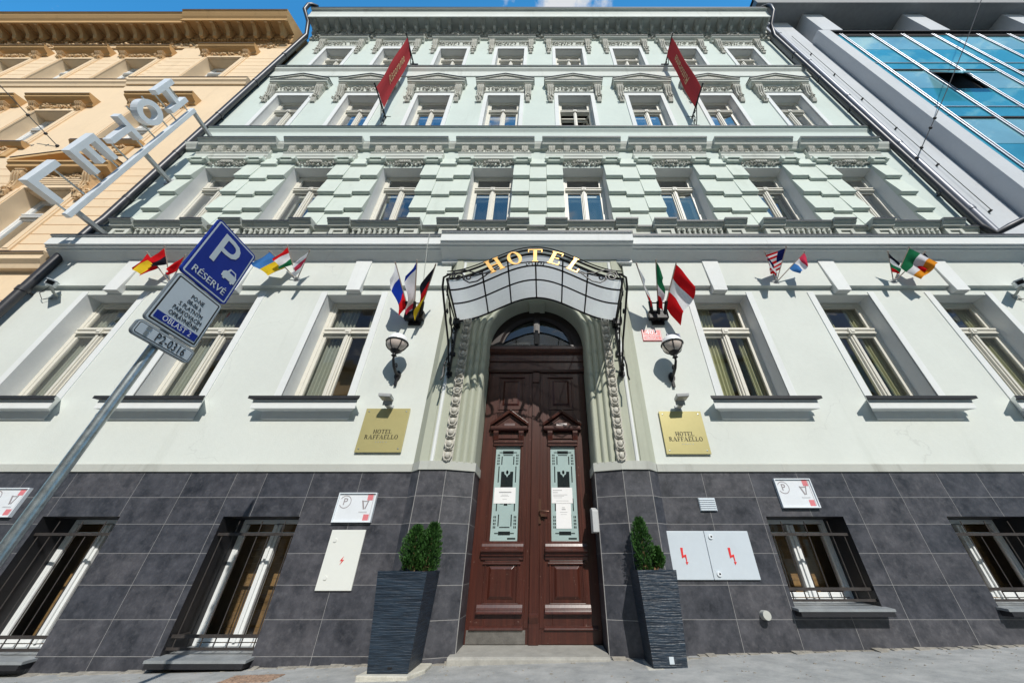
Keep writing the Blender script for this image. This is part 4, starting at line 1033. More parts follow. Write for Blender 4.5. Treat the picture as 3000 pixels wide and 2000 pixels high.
y0l, wl, hl = 3.53, .5, .66
for ch, z in zip('HOTEL', (10.35, 9.48, 8.5, 7.66, 6.66)):
    mb = MB(); d0, d1 = SX - .08, SX + .08
    if ch == 'O':
        n = 28
        for k in range(n):
            a, b = 2 * pi * k / n, 2 * pi * (k + 1) / n
            q = [(y0l + wl / 2 + ry * cos(t), z + hl / 2 + rz * sin(t)) for t, ry, rz in ((a, .25, .32), (b, .25, .32), (b, .14, .18), (a, .14, .18))]
            mb.prism(q, 'x', d0, d1)
    else:
        for u0, u1, v0, v1 in strokes(ch): mb.box(d0, d1, y0l + wl * u0, y0l + wl * u1, z + hl * v0, z + hl * v1)
    o = mb.build('letter', 'alu', ls, LO)
    for zz in ((z + .07, z + hl - .07) if ch != 'T' else (z + .07, z + hl - .05)):
        r = MB(); r.tube([(SX - .075, y0l + (.02 if ch != 'T' or zz > z + .3 else .2), zz), (SX - .075, 4.25, zz)], .018, 6); r.build('spacer_rod', 'galv', o, LO)

# ------------------------------------------------------------------ banners
def banner(x, face, label):
    b = thing('banner_sign', label, 'banner', (x, 5.05, 12.2), 'red banners high on the facade'); o = (x, 5.05, 12.2)
    y0, y1, z0, z1 = 4.3, 4.83, 12.6, 16.75
    mb = MB(); n, mm = 14, 6
    def P(i, j, off): 
        u = j / mm; v = i / n
        return (x + off + .018 * sin(v * 9 + u * 2.) + .01 * sin(u * 7), y0 + (y1 - y0) * u, z0 + (z1 - z0) * v)
    for off, flip in ((.004, 0), (-.004, 1)):
        for i in range(n):
            for j in range(mm):
                q = [P(i, j, off), P(i, j + 1, off), P(i + 1, j + 1, off), P(i + 1, j, off)]; mb.face(q[::-1] if flip else q)
    fab = mb.build('banner_cloth', 'redbanner', b, o, smooth=60)
    s = 1 if face > 0 else -1
    tm = MB(); yc = (y0 + y1) / 2 + .0
    # script runs up the banner, readable from the camera side
    def fn(u, v, w):
        uu = u + .28 * v; vz = (z0 + z1) / 2 + .1 + uu; i = (vz - z0) / (z1 - z0); jj = (yc - s * 0 - (v if s > 0 else -v) * 1. - y0) / (y1 - y0)
        return (x + s * (.014 + w) + .018 * sin(i * 9 + jj * 2.) + .01 * sin(jj * 7), yc - v, vz) if s > 0 else (x - (.014 + w) + .018 * sin(i * 9 + jj * 2.) + .01 * sin(jj * 7), yc + v, vz)
    text_mb('Ristorante', .3, fn, 0, .002, tm, sx=1.6)
    tm.build('lettering', 'yellow_thread', fab, o)
    for z in (z0 - .03, z1 + .03):
        mb = MB(); mb.tube([(x, 5.13, z - .05), (x, y0 - .08, z)], .022, 6)
        mb.blob((x, y0 - .1, z), .03, .03, .03)
        mb.tube([(x, 5.1, z - .6), (x, 4.95, z - .45), (x, 4.75, z - .1), (x, 4.5, z - .02)], .014, 5); mb.tube([(x, 5.1, z + .1), (x, 5.1, z - .65)], .016, 5)
        for (yy, zz, rr) in ((5.0, -.14, .09), (4.87, -.1, .06), (5.03, -.34, .07)): mb.tube(spiral((x, yy, z + zz), .012, rr, 1.5, (0, 1, 0), (0, 0, 1)), .01, 5)
        for dz in (.05, -.5): mb.box(x - .13, x + .13, 5.09, 5.13 if z < 14 else 5.2, z + dz - .025, z + dz + .025)
        mb.build('iron_bracket', 'iron', b, o, smooth=50)
banner(-4.76, 1, 'red fabric banner on iron brackets, on the orange house side of the facade')
banner(4.76, -1, 'red fabric banner on iron brackets, on the glass office side of the facade')

# ------------------------------------------------------------------ flags
def flag(tip, base, h, f, cols, mode, label, gather=.65, side=1., ph=0., canton=None, wide=0., drift=(0, 0)):
    tip = Vector(tip); base = Vector(base); d = (base - tip).normalized()
    t = thing('flag', label, 'flag', tuple(base), 'flags on the facade')
    mb = MB(); mb.tube([base, tip], .009 if h < .5 else .013, 6); mb.blob(tuple(tip), .014, .014, .02); mb.build('pole', 'polem', t, tuple(base))
    lat = Vector((1, 0, 0)); nS, nT = 18, 16
    mats = list(dict.fromkeys(cols + ([canton] if canton else [])))
    def P(i, j):
        s = i / nS; u = j / nT
        p = tip + d * (.02 + s * h * (1 - gather * u * .75))
        hang = f * u
        p = p + Vector((drift[0] * u, drift[1] * u, -hang * (1 - .12 * s)))
        p += Vector((side, -.25, 0)) * (wide * u * (1 - s * .5))
        a = .06 * f * min(1, u * 2.2)
        p += lat * a * sin(8.5 * s + 2.2 * u + ph) + Vector((0, 1, 0)) * a * .9 * cos(10.5 * s - 1.5 * u + ph)
        return p
    mb = MB(); k = len(cols)
    for i in range(nS):
        for j in range(nT):
            q = [P(i, j), P(i + 1, j), P(i + 1, j + 1), P(i, j + 1)]
            if mode == 'h': c = cols[min(k - 1, int(i / nS * k))]
            elif mode == 'v': c = cols[min(k - 1, int(j / nT * k))]
            elif mode == 'd': c = cols[0] if i < nS / 2 else cols[1]
            elif mode == 'x': c = cols[1] if (7 <= i <= 10 or 6 <= j <= 8) else cols[0]
            if canton and mode == 'h' and i < nS * .53 and j < nT * .42: c = canton
            if canton and mode == 'd' and j < nT * .45 * min(i, nS - i) / (nS / 2): c = canton
            mb.face(q, mats.index(c))
    mb.build('cloth', mats, t, tuple(base), smooth=60)
    return t
M['polem'] = plain('brown_flag_pole', (.3, .24, .2), .5, var=.1)
def holder(x, z, label, big):
    o = (x, 4.95, z)
    mb = MB()
    if big:
        mb.box(x - .11, x + .11, 4.96, 5.0, z - .12, z + .2)
        for s in (-1, 0, 1): mb.tube([(x + s * .09, 4.96, z - .06), (x + s * .12, 4.86, z + .06), (x + s * .15, 4.76, z + .24)], .034, 8)
        mb.box(x - .17, x + .17, 4.86, 4.96, z - .05, z + .1); mb.tube([(x - .16, 4.76, z + .2), (x + .16, 4.76, z + .2)], .012, 5)
        tag(mb.build('flag_holder', 'iron', None, o, smooth=40, loc=o), label, 'flag holder', 'flag holders on the facade')
    else:
        mb.box(x - .05, x + .05, 4.925, 4.945, z - .05, z + .05); mb.tube([(x, 4.94, z), (x, 4.88, z + .03)], .02, 8)
        for s in (-1, 1): mb.tube([(x, 4.92, z), (x + s * .04, 4.88, z + .03)], .014, 6)
        tag(mb.build('flag_holder', 'grey_metal', None, o, smooth=40, loc=o), label, 'flag holder', 'flag holders on the facade')
def cluster(x, z, label, big, flags):
    holder(x, z, label, big)
    for k, (tip, *a) in enumerate(flags):
        kw = a[-1] if isinstance(a[-1], dict) else {}
        s = k - 1
        b = (x + s * .14, 4.79, z + .2) if big else (x + s * .035, 4.885, z + .025)
        flag(tip, b, a[0], a[1], a[2], a[3], a[4], **kw)
cluster(-7.1, 5.47, 'small grey flag bracket half hidden by the blue parking sign', False, [
    ((-7.50, 4.56, 5.93), .34, .4, ['f_red', 'f_yellow', 'f_red'], 'h', 'small red and yellow striped flag beside the blue parking sign', dict(side=-.6, wide=.08, ph=.4, gather=.4)),
    ((-7.26, 4.56, 6.09), .34, .34, ['f_red', 'f_black'], 'h', 'small red flag with a black edge next to the red and yellow flag', dict(side=-1, wide=.1, ph=1.4)),
    ((-6.72, 4.56, 5.85), .34, .36, ['f_red'], 'h', 'plain red small flag partly hidden behind the blue parking sign', dict(side=-1, wide=.1, ph=2.))])
cluster(-4.69, 5.56, 'small grey flag bracket carrying the blue and yellow flag', False, [
    ((-5.16, 4.56, 5.97), .4, .36, ['f_lblue', 'f_yellow'], 'h', 'small blue and yellow flag near the blue parking sign', dict(side=-1, wide=.2, ph=.2, gather=.2)),
    ((-4.87, 4.56, 6.11), .36, .34, ['f_red', 'f_white', 'f_green'], 'h', 'small red, white and green flag between the blue-yellow and the white flag', dict(side=-1, wide=.14, ph=1., gather=.4)),
    ((-4.39, 4.56, 5.98), .44, .42, ['f_white', 'f_pinkred', 'f_white', 'f_white'], 'h', 'small limp white flag with one red stripe', dict(side=-1, wide=.12, ph=2.5, gather=.6))])
cluster(-2.2, 4.63, 'large black three-socket flag holder carrying the black, red and yellow flag', True, [
    ((-2.55, 4.38, 5.47), .8, .4, ['f_white', 'f_blue', 'f_red'], 'h', 'large white, blue and red striped flag beside a mostly white limp flag', dict(side=-.3, wide=.06, ph=.3, gather=.15)),
    ((-2.17, 4.38, 5.52), .82, .38, ['f_blue', 'f_white', 'f_white', 'f_white', 'f_white', 'f_white', 'f_pinkred'], 'h', 'large mostly white flag hanging limp between the blue-striped and the black flag', dict(side=-.8, wide=.14, ph=1.2, gather=.15)),
    ((-1.81, 4.38, 5.42), .8, .46, ['f_black', 'f_red', 'f_yellow'], 'h', 'large black, red and yellow flag beside the glass canopy', dict(side=-1, wide=.14, ph=2.3, gather=.15))])
cluster(2.2, 4.64, 'large black three-socket flag holder carrying the red, white and red flag', True, [
    ((1.80, 4.38, 5.45), .8, .4, ['f_white', 'f_white', 'f_red'], 'h', 'large white and red flag hanging limp between the canopy and a green flag', dict(side=.7, wide=.1, ph=.3, gather=.4)),
    ((2.17, 4.38, 5.53), .8, .42, ['f_green', 'f_green', 'f_white', 'f_red'], 'h', 'large green, white and red flag hanging limp above the navy number plate', dict(side=.6, wide=.1, ph=1.4, gather=.3)),
    ((2.52, 4.38, 5.45), .76, .6, ['f_red', 'f_white', 'f_red'], 'h', 'large red, white and red flag spread open beside the limp green flag', dict(side=.7, wide=.3, ph=2.9, gather=.1))])
cluster(4.66, 5.5, 'small grey flag bracket carrying the thin red and white striped flag', False, [
    ((4.39, 4.56, 5.94), .42, .36, ['f_navy', 'f_white', 'f_red'], 'h', 'small limp navy, white and red flag beside the thin-striped flag', dict(side=.3, wide=.08, ph=.3, gather=.5)),
    ((4.86, 4.56, 6.08), .44, .2, ['f_red', 'f_white'] * 4 + ['f_red'], 'h', 'small flag with navy corner and thin red and white stripes', dict(side=-1, wide=.46, ph=1., gather=.15, canton='f_navy', drift=(0, .1))),
    ((5.16, 4.56, 5.94), .4, .34, ['f_pinkred', 'f_white', 'f_lblue'], 'h', 'small red, white and light blue flag beside the thin-striped flag', dict(side=-.5, wide=.1, ph=2., gather=.5))])
cluster(6.95, 5.51, 'small grey flag bracket carrying the green, white and orange flag', False, [
    ((6.77, 4.56, 5.95), .38, .32, ['f_black', 'f_white', 'f_green', 'f_red'], 'h', 'small limp white, green and red flag beside the green, white and orange one', dict(side=.3, wide=.1, ph=.4, gather=.5)),
    ((7.25, 4.56, 6.07), .42, .44, ['f_green', 'f_white', 'f_orange'], 'v', 'small green, white and orange flag spread open over a limp green one', dict(side=1, wide=.26, ph=1.4, gather=.1)),
    ((7.48, 4.56, 5.94), .36, .34, ['f_black', 'f_red', 'f_red'], 'h', 'small dark red flag mostly hidden behind the orange one', dict(side=-.6, wide=.06, ph=2.6, gather=.5))])

# ------------------------------------------------------------------ wall lamps, floodlights, plates
def wall_lamp(x, z, label):
    t = thing('wall_lamp', label, 'lamp', (x, 5., z - .42), 'globe lamps beside the door'); o = (x, 5., z - .42); y = 4.68
    mb = MB(); mb.lathe([(.001, z + .165)] + [(.168 * sin(a * pi / 16), z + .168 * cos(a * pi / 16)) for a in range(1, 9)], x, y, 24); mb.build('globe_top', 'globe_top', t, o, smooth=60)
    mb = MB(); mb.lathe([(.163 * sin(a * pi / 16), z + .163 * cos(a * pi / 16)) for a in range(8, 15)], x, y, 24); mb.build('globe', 'globe', t, o, smooth=60)
    mb = MB(); ring = [(x + .17 * cos(a * pi / 12), y + .17 * sin(a * pi / 12), z) for a in range(25)]; mb.tube(ring, .011, 6)
    for k in range(6):
        b = k * pi / 3 + .25; mb.tube([(x + .168 * sin(a * pi / 16) * cos(b), y + .168 * sin(a * pi / 16) * sin(b), z + .168 * cos(a * pi / 16)) for a in range(8, 15)], .008, 5)
    mb.lathe([(.075, z - .13), (.085, z - .15), (.06, z - .18), (.03, z - .2), (.03, z - .23), (.045, z - .24), (.02, z - .26)], x, y, 14)
    mb.build('cage', 'black_metal', t, o, smooth=50)
    mb = MB(); mb.tube([(x, y, z - .23), (x, y + .01, z - .3), (x, y + .09, z - .38), (x, y + .2, z - .43), (x, 4.99, z - .44)], [.016, .02, .024, .024, .03], 8)
    mb.tube(spiral((x, y + .16, z - .34), .015, .06, 1.4, (0, 1, 0), (0, 0, 1), 3.), .01, 5)
    mb.prism([(x + .05 * cos(a * pi / 8), z - .44 + .085 * sin(a * pi / 8)) for a in range(16)], 'y', 4.965, 5.0); mb.box(x - .02, x + .02, 4.96, 4.99, z - .62, z - .44)
    mb.build('arm', 'black_metal', t, o, smooth=50)
wall_lamp(-2.26, 3.93, 'caged white globe wall lamp below the black, red and yellow flag'); wall_lamp(2.22, 3.9, 'caged white globe wall lamp in front of the navy number plate')
def flood(x, z, tilt, label):
    t = thing('floodlight', label, 'floodlight', (x, 5., z - .05), 'floodlights over the brass plates'); o = (x, 5., z - .05)
    mb = MB()
    c, s = cos(tilt), sin(tilt)
    T = lambda u, v, w: (x + u * c - w * s * .4, 4.8 + v, z + w * c + u * s * .35)
    lo = [T(-.09, -.1, .0), T(.09, -.1, .0), T(.09, .06, -.01), T(-.09, .06, -.01)]; hi = [T(-.1, -.11, .05), T(.1, -.11, .05), T(.075, .08, .045), T(-.075, .08, .045)]
    mb.hexa(lo, hi); mb.build('lamp_head', 'grey_metal', t, o, bevel=.008)
    mb = MB(); mb.hexa([T(-.075, -.085, -.004), T(.075, -.085, -.004), T(.075, .045, -.012), T(-.075, .045, -.012)], [T(-.075, -.085, .0), T(.075, -.085, .0), T(.075, .045, -.005), T(-.075, .045, -.005)]); mb.build('lamp_glass', plain('floodlight_lens', (.35, .34, .3), .2), t, o)
    mb = MB(); mb.box(x - .07, x + .07, 4.86, 4.875, z - .07, z + .0); mb.box(x - .03, x + .03, 4.86, 5.0, z - .085, z - .06); mb.box(x - .05, x + .05, 4.985, 5.0, z - .12, z - .03); mb.build('mount', 'grey_metal', t, o)
flood(-2.25, 3.0, -.15, 'small grey floodlight over the brass plate on the ivory cabinet side'); flood(2.21, 3.0, .15, 'small grey floodlight over the brass plate on the grey double cabinet side')
def brass(x0, x1, z0, z1, label):
    mb = MB(); mb.box(x0, x1, 4.965, 4.985, z0, z1)
    for x in (x0 + .05, x1 - .05):
        for z in (z0 + .05, z1 - .05): mb.tube([(x, 4.985, z), (x, 5.0, z)], .008, 6)
    o = tag(mb.build('brass_plate', 'brass', bevel=.003), label, 'plaque', 'brass plates beside the door')
    t = MB(); cx = (x0 + x1) / 2; w = x1 - x0; h = z1 - z0
    for s, z, hh in (('HOTEL', z0 + h * .455, .062), ('RAFFAELLO', z0 + h * .335, .062)):
        serif_text(t, s, hh, lambda u, v, e, z=z: (cx + u, 4.9645 - e, z + v), .001, 0, 0., .1)
    t.build('lettering', 'brass_text', o)
    t = MB()
    for k in range(4): t.blob((cx - .06 + k * .035, 4.9635, z0 + h * .22), .007, .001, .007)
    t.blob((cx + .09, 4.9635, z0 + h * .22), .007, .001, .007)
    for x in (x0 + .05, x1 - .05):
        for z in (z0 + .05, z1 - .05): t.blob((x, 4.963, z), .011, .004, .011, 0, None, 8, 4)
    t.build('screws', 'galv', o)
brass(-2.595, -1.925, 2.25, 2.915, 'brass plate lettered HOTEL RAFFAELLO, on the ivory cabinet side of the doorway'); brass(1.89, 2.53, 2.225, 2.87, 'brass plate lettered HOTEL RAFFAELLO, on the grey double cabinet side of the doorway')
mb = MB(); mb.box(1.875, 2.21, 4.982, 4.998, 4.175, 4.41); o = tag(mb.build('number_plate', 'red', bevel=.004), 'red enamel house number plate reading 405 beside the lamp that hides a navy plate', 'number plate')
t = MB()
for a, b, c, d in ((1.885, 2.2, 4.184, 4.19), (1.885, 2.2, 4.395, 4.401), (1.885, 1.891, 4.19, 4.395), (2.194, 2.2, 4.19, 4.395)): t.box(a, b, 4.979, 4.9819, c, d)
for s, sz, z in (('405', .125, 4.345), ('VINOHRADY', .047, 4.268), ('PRAHA 2', .047, 4.22)): text_mb(s, sz, lambda u, v, w, z=z: (2.042 + u, 4.979 - w, z + v), 0, .001, t, sx=1.15)
t.build('lettering', 'sign_white', o)
mb = MB(); mb.box(2.305, 2.54, 4.982, 4.998, 4.11, 4.33); o = tag(mb.build('number_plate', 'navy', bevel=.004), 'navy blue enamel number plate half hidden behind a globe wall lamp', 'number plate')
t = MB()
for a, b, c, d in ((2.312, 2.533, 4.117, 4.122), (2.312, 2.533, 4.318, 4.323), (2.312, 2.317, 4.122, 4.318), (2.528, 2.533, 4.122, 4.318)): t.box(a, b, 4.979, 4.9819, c, d)
t.build('border', 'sign_white', o)

# ------------------------------------------------------------------ parking plates, cabinets, vent, cap
def pplate(x0, z0, w, h, label):
    x1, z1 = x0 + w, z0 + h; y = 4.955
    mb = MB(); mb.box(x0, x1, y + .006, 4.985, z0, z1); o = tag(mb.build('parking_plate', 'sign_white'), label, 'wall sign', 'white parking plates on the plinth')
    f = MB()
    for a, b, c, d in ((x0 - .012, x1 + .012, z0 - .012, z0), (x0 - .012, x1 + .012, z1, z1 + .012), (x0 - .012, x0, z0, z1), (x1, x1 + .012, z0, z1)): f.box(a, b, y - .012, 4.984, c, d)
    f.build('rim', 'alu', o)
    p = MB(); cx, cz = x0 + w * .19, z0 + h * .7
    for k in range(26):
        a, b = R(-150 + 300 * k / 26), R(-150 + 300 * (k + 1) / 26); q = [(cx + r * cos(t), cz + r * sin(t)) for r, t in ((.078, a), (.078, b), (.07, b), (.07, a))]
        p.prism(q, 'y', y + .004, y + .0058, 0)
    text_mb('P', .12, lambda u, v, e: (cx + u, y + .004 - e, cz + v), 0, .001, p)
    p.box(x0 + w * .78, x0 + w * .93, y + .004, y + .0058, z0 + h * .76, z1 - .004, 1); p.box(x0 + w * .78, x0 + w * .93, y + .004, y + .0058, z0 + .012, z0 + h * .25, 1)
    p.box(x0 + w * .945, x0 + w * .953, y + .004, y + .0058, z0 + .01, z1 - .01, 2)
    e = x0 + w * .75; g = z0 + h * .6
    p.prism([(e - .05, g + .05), (e - .03, g + .05), (e + .005, g - .05), (e - .01, g - .06)], 'y', y + .003, y + .0057, 2); p.prism([(e + .035, g + .055), (e + .048, g + .05), (e + .02, g - .055), (e + .006, g - .05)], 'y', y + .0035, y + .0056, 2)
    p.box(e - .025, e + .035, y + .0032, y + .0055, g + .035, g + .045, 2); p.box(e - .06, e + .05, y + .003, y + .0057, g - .095, g - .08, 3)
    p.build('print', ['pgrey', 'pink', 'pgrey', 'pgrey2'], o)
M['pgrey'] = plain('faded_dark_print', (.3, .27, .28), .5); M['pgrey2'] = plain('pale_print', (.55, .56, .58), .5)
pplate(-2.6, 1.37, .48, .33, 'white parking plate with red corners just above the ivory cabinet'); pplate(3.29, 1.54, .47, .34, 'white parking plate with red corners above a grilled basement window'); pplate(-7.31, 1.43, .48, .33, 'white parking plate with red corners beside the galvanised sign post, cut by the picture edge')
mb = MB(); mb.box(-2.575, -2.145, 4.965, 4.985, .645, 1.275); o = tag(mb.build('electric_cabinet', 'cab_white', bevel=.004), 'tall ivory meter cabinet door set in the slate under a parking plate', 'cabinet')
t = MB()
for x, z in ((-2.5, 1.16), (-2.49, .77)): t.tube([(x, 4.965, z), (x, 4.957, z)], .022, 12)
t.build('lock', 'cab_white', o, smooth=40)
t = MB(); t.prism([(-2.335, .99), (-2.37, .94), (-2.345, .945), (-2.36, .9), (-2.32, .955), (-2.345, .95)], 'y', 4.961, 4.9645); t.build('hazard_mark', 'bolt_red', o)
mb = MB(); mb.box(1.58, 2.16, 4.965, 4.985, .75, 1.262); mb.box(2.166, 2.72, 4.965, 4.985, .75, 1.262); o = tag(mb.build('electric_cabinet', 'cab_grey', bevel=.004), 'wide light grey double cabinet with two large red lightning marks on slate', 'cabinet')
for x in (1.85, 2.44):
    t = MB(); t.prism([(x - .025, 1.08), (x + .005, 1.08), (x - .003, 1.0), (x + .032, 1.01), (x + .03, .93), (x + .045, .93), (x + .02, .9), (x + .01, .93), (x + .02, .93), (x + .015, .985), (x - .025, .97)], 'y', 4.961, 4.9645); t.build('hazard_mark', 'bolt_red', o)
t = MB()
for x, z in ((2.235, 1.2), (2.235, .81)):
    t.tube([(x, 4.965, z), (x, 4.952, z)], .028, 14, 0); t.box(x - .004, x + .016, 4.948, 4.953, z - .008, z + .008, 1)
t.build('lock', ['alu', 'black_metal'], o, smooth=40)
mb = MB(); mb.box(2.19, 2.41, 4.968, 4.985, 1.493, 1.65)
for k in range(6): mb.prism([(4.968, 1.503 + k * .025), (4.955, 1.5 + k * .025), (4.957, 1.513 + k * .025), (4.968, 1.52 + k * .025)], 'x', 2.195, 2.405)
tag(mb.build('vent_grille', 'cab_grey'), 'small light grey slatted vent grille above the grey double cabinet', 'vent')
mb = MB(); mb.tube([(2.64, 4.99, .42), (2.64, 4.9, .425)], .045, 16); tag(mb.build('pipe_cap', 'sill_l', smooth=40) if False else mb.build('pipe_cap', 'strip', smooth=40), 'round pale pipe cap low on the slate near a basement window', 'pipe cap')
mb = MB(); mb.prism([(4.97, 1.25), (5.18, 1.25), (5.18, 1.54), (5.05, 1.54), (4.97, 1.5)], 'x', .76, .838); o = tag(mb.build('letter_box', 'grey_metal', bevel=.006), 'small grey letter box fixed in the door reveal', 'letter box')

# ------------------------------------------------------------------ planters and conifers
def planter(x, y, zb, wb, db, wt, dt, h, yt, label, mark):
    t = thing('planter', label, 'planter', (x, y, zb), 'tall planters flanking the door'); o = (x, y, zb)
    mb = MB()
    lo = [(x - wb / 2, y - db / 2, zb), (x + wb / 2, y - db / 2, zb), (x + wb / 2, y + db / 2, zb), (x - wb / 2, y + db / 2, zb)]
    hi = [(x - wt / 2, yt - dt / 2, zb + h), (x + wt / 2, yt - dt / 2, zb + h), (x + wt / 2, yt + dt / 2, zb + h), (x - wt / 2, yt + dt / 2, zb + h)]
    for k in range(4):
        n = 26; a, b, c, d = lo[k], lo[(k + 1) % 4], hi[(k + 1) % 4], hi[k]
        mb.face([a, b, c, d])
    e = .025; inn = [(p[0] + (e if p[0] < x else -e), p[1] + (e if p[1] < yt else -e), p[2]) for p in hi]; low = [(p[0], p[1], p[2] - .06) for p in inn]
    for k in range(4): mb.face([hi[k], hi[(k + 1) % 4], inn[(k + 1) % 4], inn[k]]); mb.face([inn[k], inn[(k + 1) % 4], low[(k + 1) % 4], low[k]])
    mb.build('pot', 'planter', t, o)
    s = MB(); s.face([(p[0], p[1], p[2] + .002) for p in low]); s.build('soil', 'soil', t, o)
    m = MB(); f = y - db / 2; m.box(x - .005, x + .04, f - .006, f + .004, zb + .03, zb + .085); m.build('maker_plate', 'sign_grey' if mark else 'black_metal', t, o)
    p = MB(); p.prism([(x - wb * .7, y - db * .62), (x + wb * .55, y - db * .66), (x + wb * .8, y - db * .1), (x + wb * .8, y + db * .5), (x - wb * .6, y + db * .5)], 'z', gz(x) - .1, zb - .002)
    tag(p.build('pavement_mound', 'pad', bevel=.01), kind='structure')
planter(-1.35, 4.61, .045, .385, .44, .515, .53, .8, 4.555, 'tall tapered blue-black planter with the bushy two-headed conifer, beside the ivory meter cabinet', False)
planter(1.35, 4.65, .065, .33, .34, .42, .4, .79, 4.65, 'tall tapered blue-black planter with the single-pointed conifer, beside the grey double cabinet', True)
def conifer(x, y, z, lobes, label, seed):
    rd = random.Random(seed); t = thing('conifer_shrub', label, 'shrub', (x, y, z), 'conifers in the planters'); o = (x, y, z)
    st = MB(); fo = MB()
    for (dx, dy, w, h, zb) in lobes:
        st.tube([(x + dx * .5, y + dy * .5, z), (x + dx, y + dy, z + zb + h * .5), (x + dx, y + dy, z + zb + h * .85)], [.018, .012, .004], 6)
        for k in range(16):
            a = rd.random() * 6.28; r = w * .8; st.tube([(x + dx * .6, y + dy * .6, z + rd.random() * .08), (x + dx + r * .6 * cos(a), y + dy + r * .6 * sin(a), z + zb * rd.uniform(.4, 1.2) + .06)], .0045, 4)
        n = int(3800 * w / .13)
        for k in range(n):
            v = rd.random() ** .85; a = rd.random() * 6.283
            R0 = w * (math.sqrt(max(0., 1 - ((v - .35) / .66) ** 2)) if v > .35 else .72 + .28 * v / .35)
            R0 *= 1 + .22 * sin(3 * a + 7 * v) + .14 * sin(7 * a + 19 * v + dx * 50)
            r = R0 * (rd.random() ** .4) * 1.02; c = Vector((x + dx + r * cos(a), y + dy + r * sin(a), z + zb + h * v + rd.uniform(-.012, .012)))
            d = Vector((cos(a) * .7 + rd.uniform(-.5, .5), sin(a) * .7 + rd.uniform(-.5, .5), .65 + rd.uniform(-.3, .5))).normalized()
            ln = rd.uniform(.018, .042); wd = rd.uniform(.004, .009); sd = d.cross(Vector((rd.random() - .5, rd.random() - .5, rd.random() - .5))).normalized() * wd
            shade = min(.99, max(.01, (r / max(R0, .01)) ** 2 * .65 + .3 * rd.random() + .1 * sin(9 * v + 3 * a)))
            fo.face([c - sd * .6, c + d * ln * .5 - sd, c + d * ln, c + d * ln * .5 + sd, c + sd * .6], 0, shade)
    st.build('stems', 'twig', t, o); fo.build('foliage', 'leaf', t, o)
conifer(-1.28, 4.6, .8, [(-.085, -.02, .115, .43, .05), (.1, .0, .11, .47, .04), (.0, .06, .09, .34, .05)], 'bushy bright green conifer with two rounded heads, planted near the ivory cabinet', 3)
conifer(1.3, 4.65, .81, [(-.02, 0, .1, .53, .03), (.14, .02, .06, .2, .06)], 'narrow dark green conifer with one pointed head, planted near the grey cabinet', 5)

# ------------------------------------------------------------------ parking sign on its post (faces along the street)
PX = -3.09; sp = thing('parking_sign_post', 'galvanised street post with blue parking sign and two white plates', 'street sign', (PX - .06, 2.42, 0)); SO = (PX - .06, 2.42, 0)
mb = MB(); mb.tube([(PX - .06, 2.42, gz(PX) - .2), (PX - .06, 2.42, 3.72)], .035, 16); mb.build('post', 'galv', sp, SO, smooth=50)
def rrect(y0, y1, z0, z1, r, n=5):
    o = []
    for cy, cz, a in ((y1 - r, z0 + r, -90), (y1 - r, z1 - r, 0), (y0 + r, z1 - r, 90), (y0 + r, z0 + r, 180)):
        for k in range(n + 1): o.append((cy + r * cos(R(a + 90 * k / n)), cz + r * sin(R(a + 90 * k / n))))
    return o
def panel(y0, y1, z0, z1, r, layers, name, label, dx=0.):
    mb = MB(); mats = []
    for k, (ins, mat) in enumerate(layers):
        mb.prism(rrect(y0 + ins, y1 - ins, z0 + ins, z1 - ins, max(.004, r - ins)), 'x', PX - .02 + dx if k == 0 else PX + .0 + dx + .0012 * (k - 1), PX + dx + .0012 * k, k); mats.append(mat)
    o = mb.build(name, mats, sp, SO); o['label'] = label; return o
S0, S1 = 2.17, 2.675; XF = PX + .005
sf = lambda y, z: (lambda u, v, w: (XF + w, y + u, z + v))
p1 = panel(S0, S1, 3.08, 3.78, .035, [(0, 'blue'), (.016, 'sign_grey'), (.03, 'blue')], 'sign_panel', 'blue panel with white P and car')
t = MB(); text_mb('P', .5, sf(2.395, 3.515), 0, .001, t, sx=1.05); text_mb('RÉSERVÉ', .098, sf(2.42, 3.18), 0, .001, t, sx=1.02)
car = [(2.475, 3.315), (2.475, 3.365), (2.49, 3.385), (2.51, 3.395), (2.525, 3.435), (2.595, 3.435), (2.618, 3.395), (2.63, 3.385), (2.632, 3.315), (2.612, 3.315), (2.612, 3.3), (2.588, 3.3), (2.588, 3.315), (2.52, 3.315), (2.52, 3.3), (2.496, 3.3), (2.496, 3.315)]
t.prism(car, 'x', XF - .001, XF + .0011, 0); t.prism([(2.528, 3.395), (2.538, 3.423), (2.586, 3.423), (2.6, 3.395)], 'x', XF + .0012, XF + .002, 1)
for yy, zz, rx, rz in (): pass
t.build('lettering', ['sign_grey', 'blue'], p1, SO)
p2 = panel(S0 + .01, S1 - .01, 2.56, 3.065, .035, [(0, 'sign_edge'), (.01, 'sign_grey'), (.022, 'sign_black'), (.036, 'sign_grey')], 'sign_panel', 'white plate with black small print and a blue strip')
t = MB()
for k, s in enumerate(('PO-NE', '08-06 h', 'S PLATNÝM', 'PARKOVACÍM', 'OPRÁVNĚNÍM')): text_mb(s, .057, sf(2.445, 2.945 - k * .057), 0, .001, t, sx=.78, spacing=1.05)
t.box(XF + .0, XF + .0016, S0 + .055, S1 - .055, 2.61, 2.676, 1); text_mb('OBLAST 2', .07, lambda u, v, w: (XF + .0022 + w, 2.425 + u, 2.643 + v), 2, .0005, t, sx=.82, spacing=1.1)
t.build('lettering', ['sign_black', 'blue', 'sign_white'], p2, SO)
p3 = panel(S0 - .005, S1 + .01, 2.41, 2.545, .035, [(0, 'sign_edge'), (.01, 'sign_grey'), (.018, 'sign_black'), (.024, 'sign_grey')], 'sign_panel', 'narrow white plate reading P2-0316', .003)
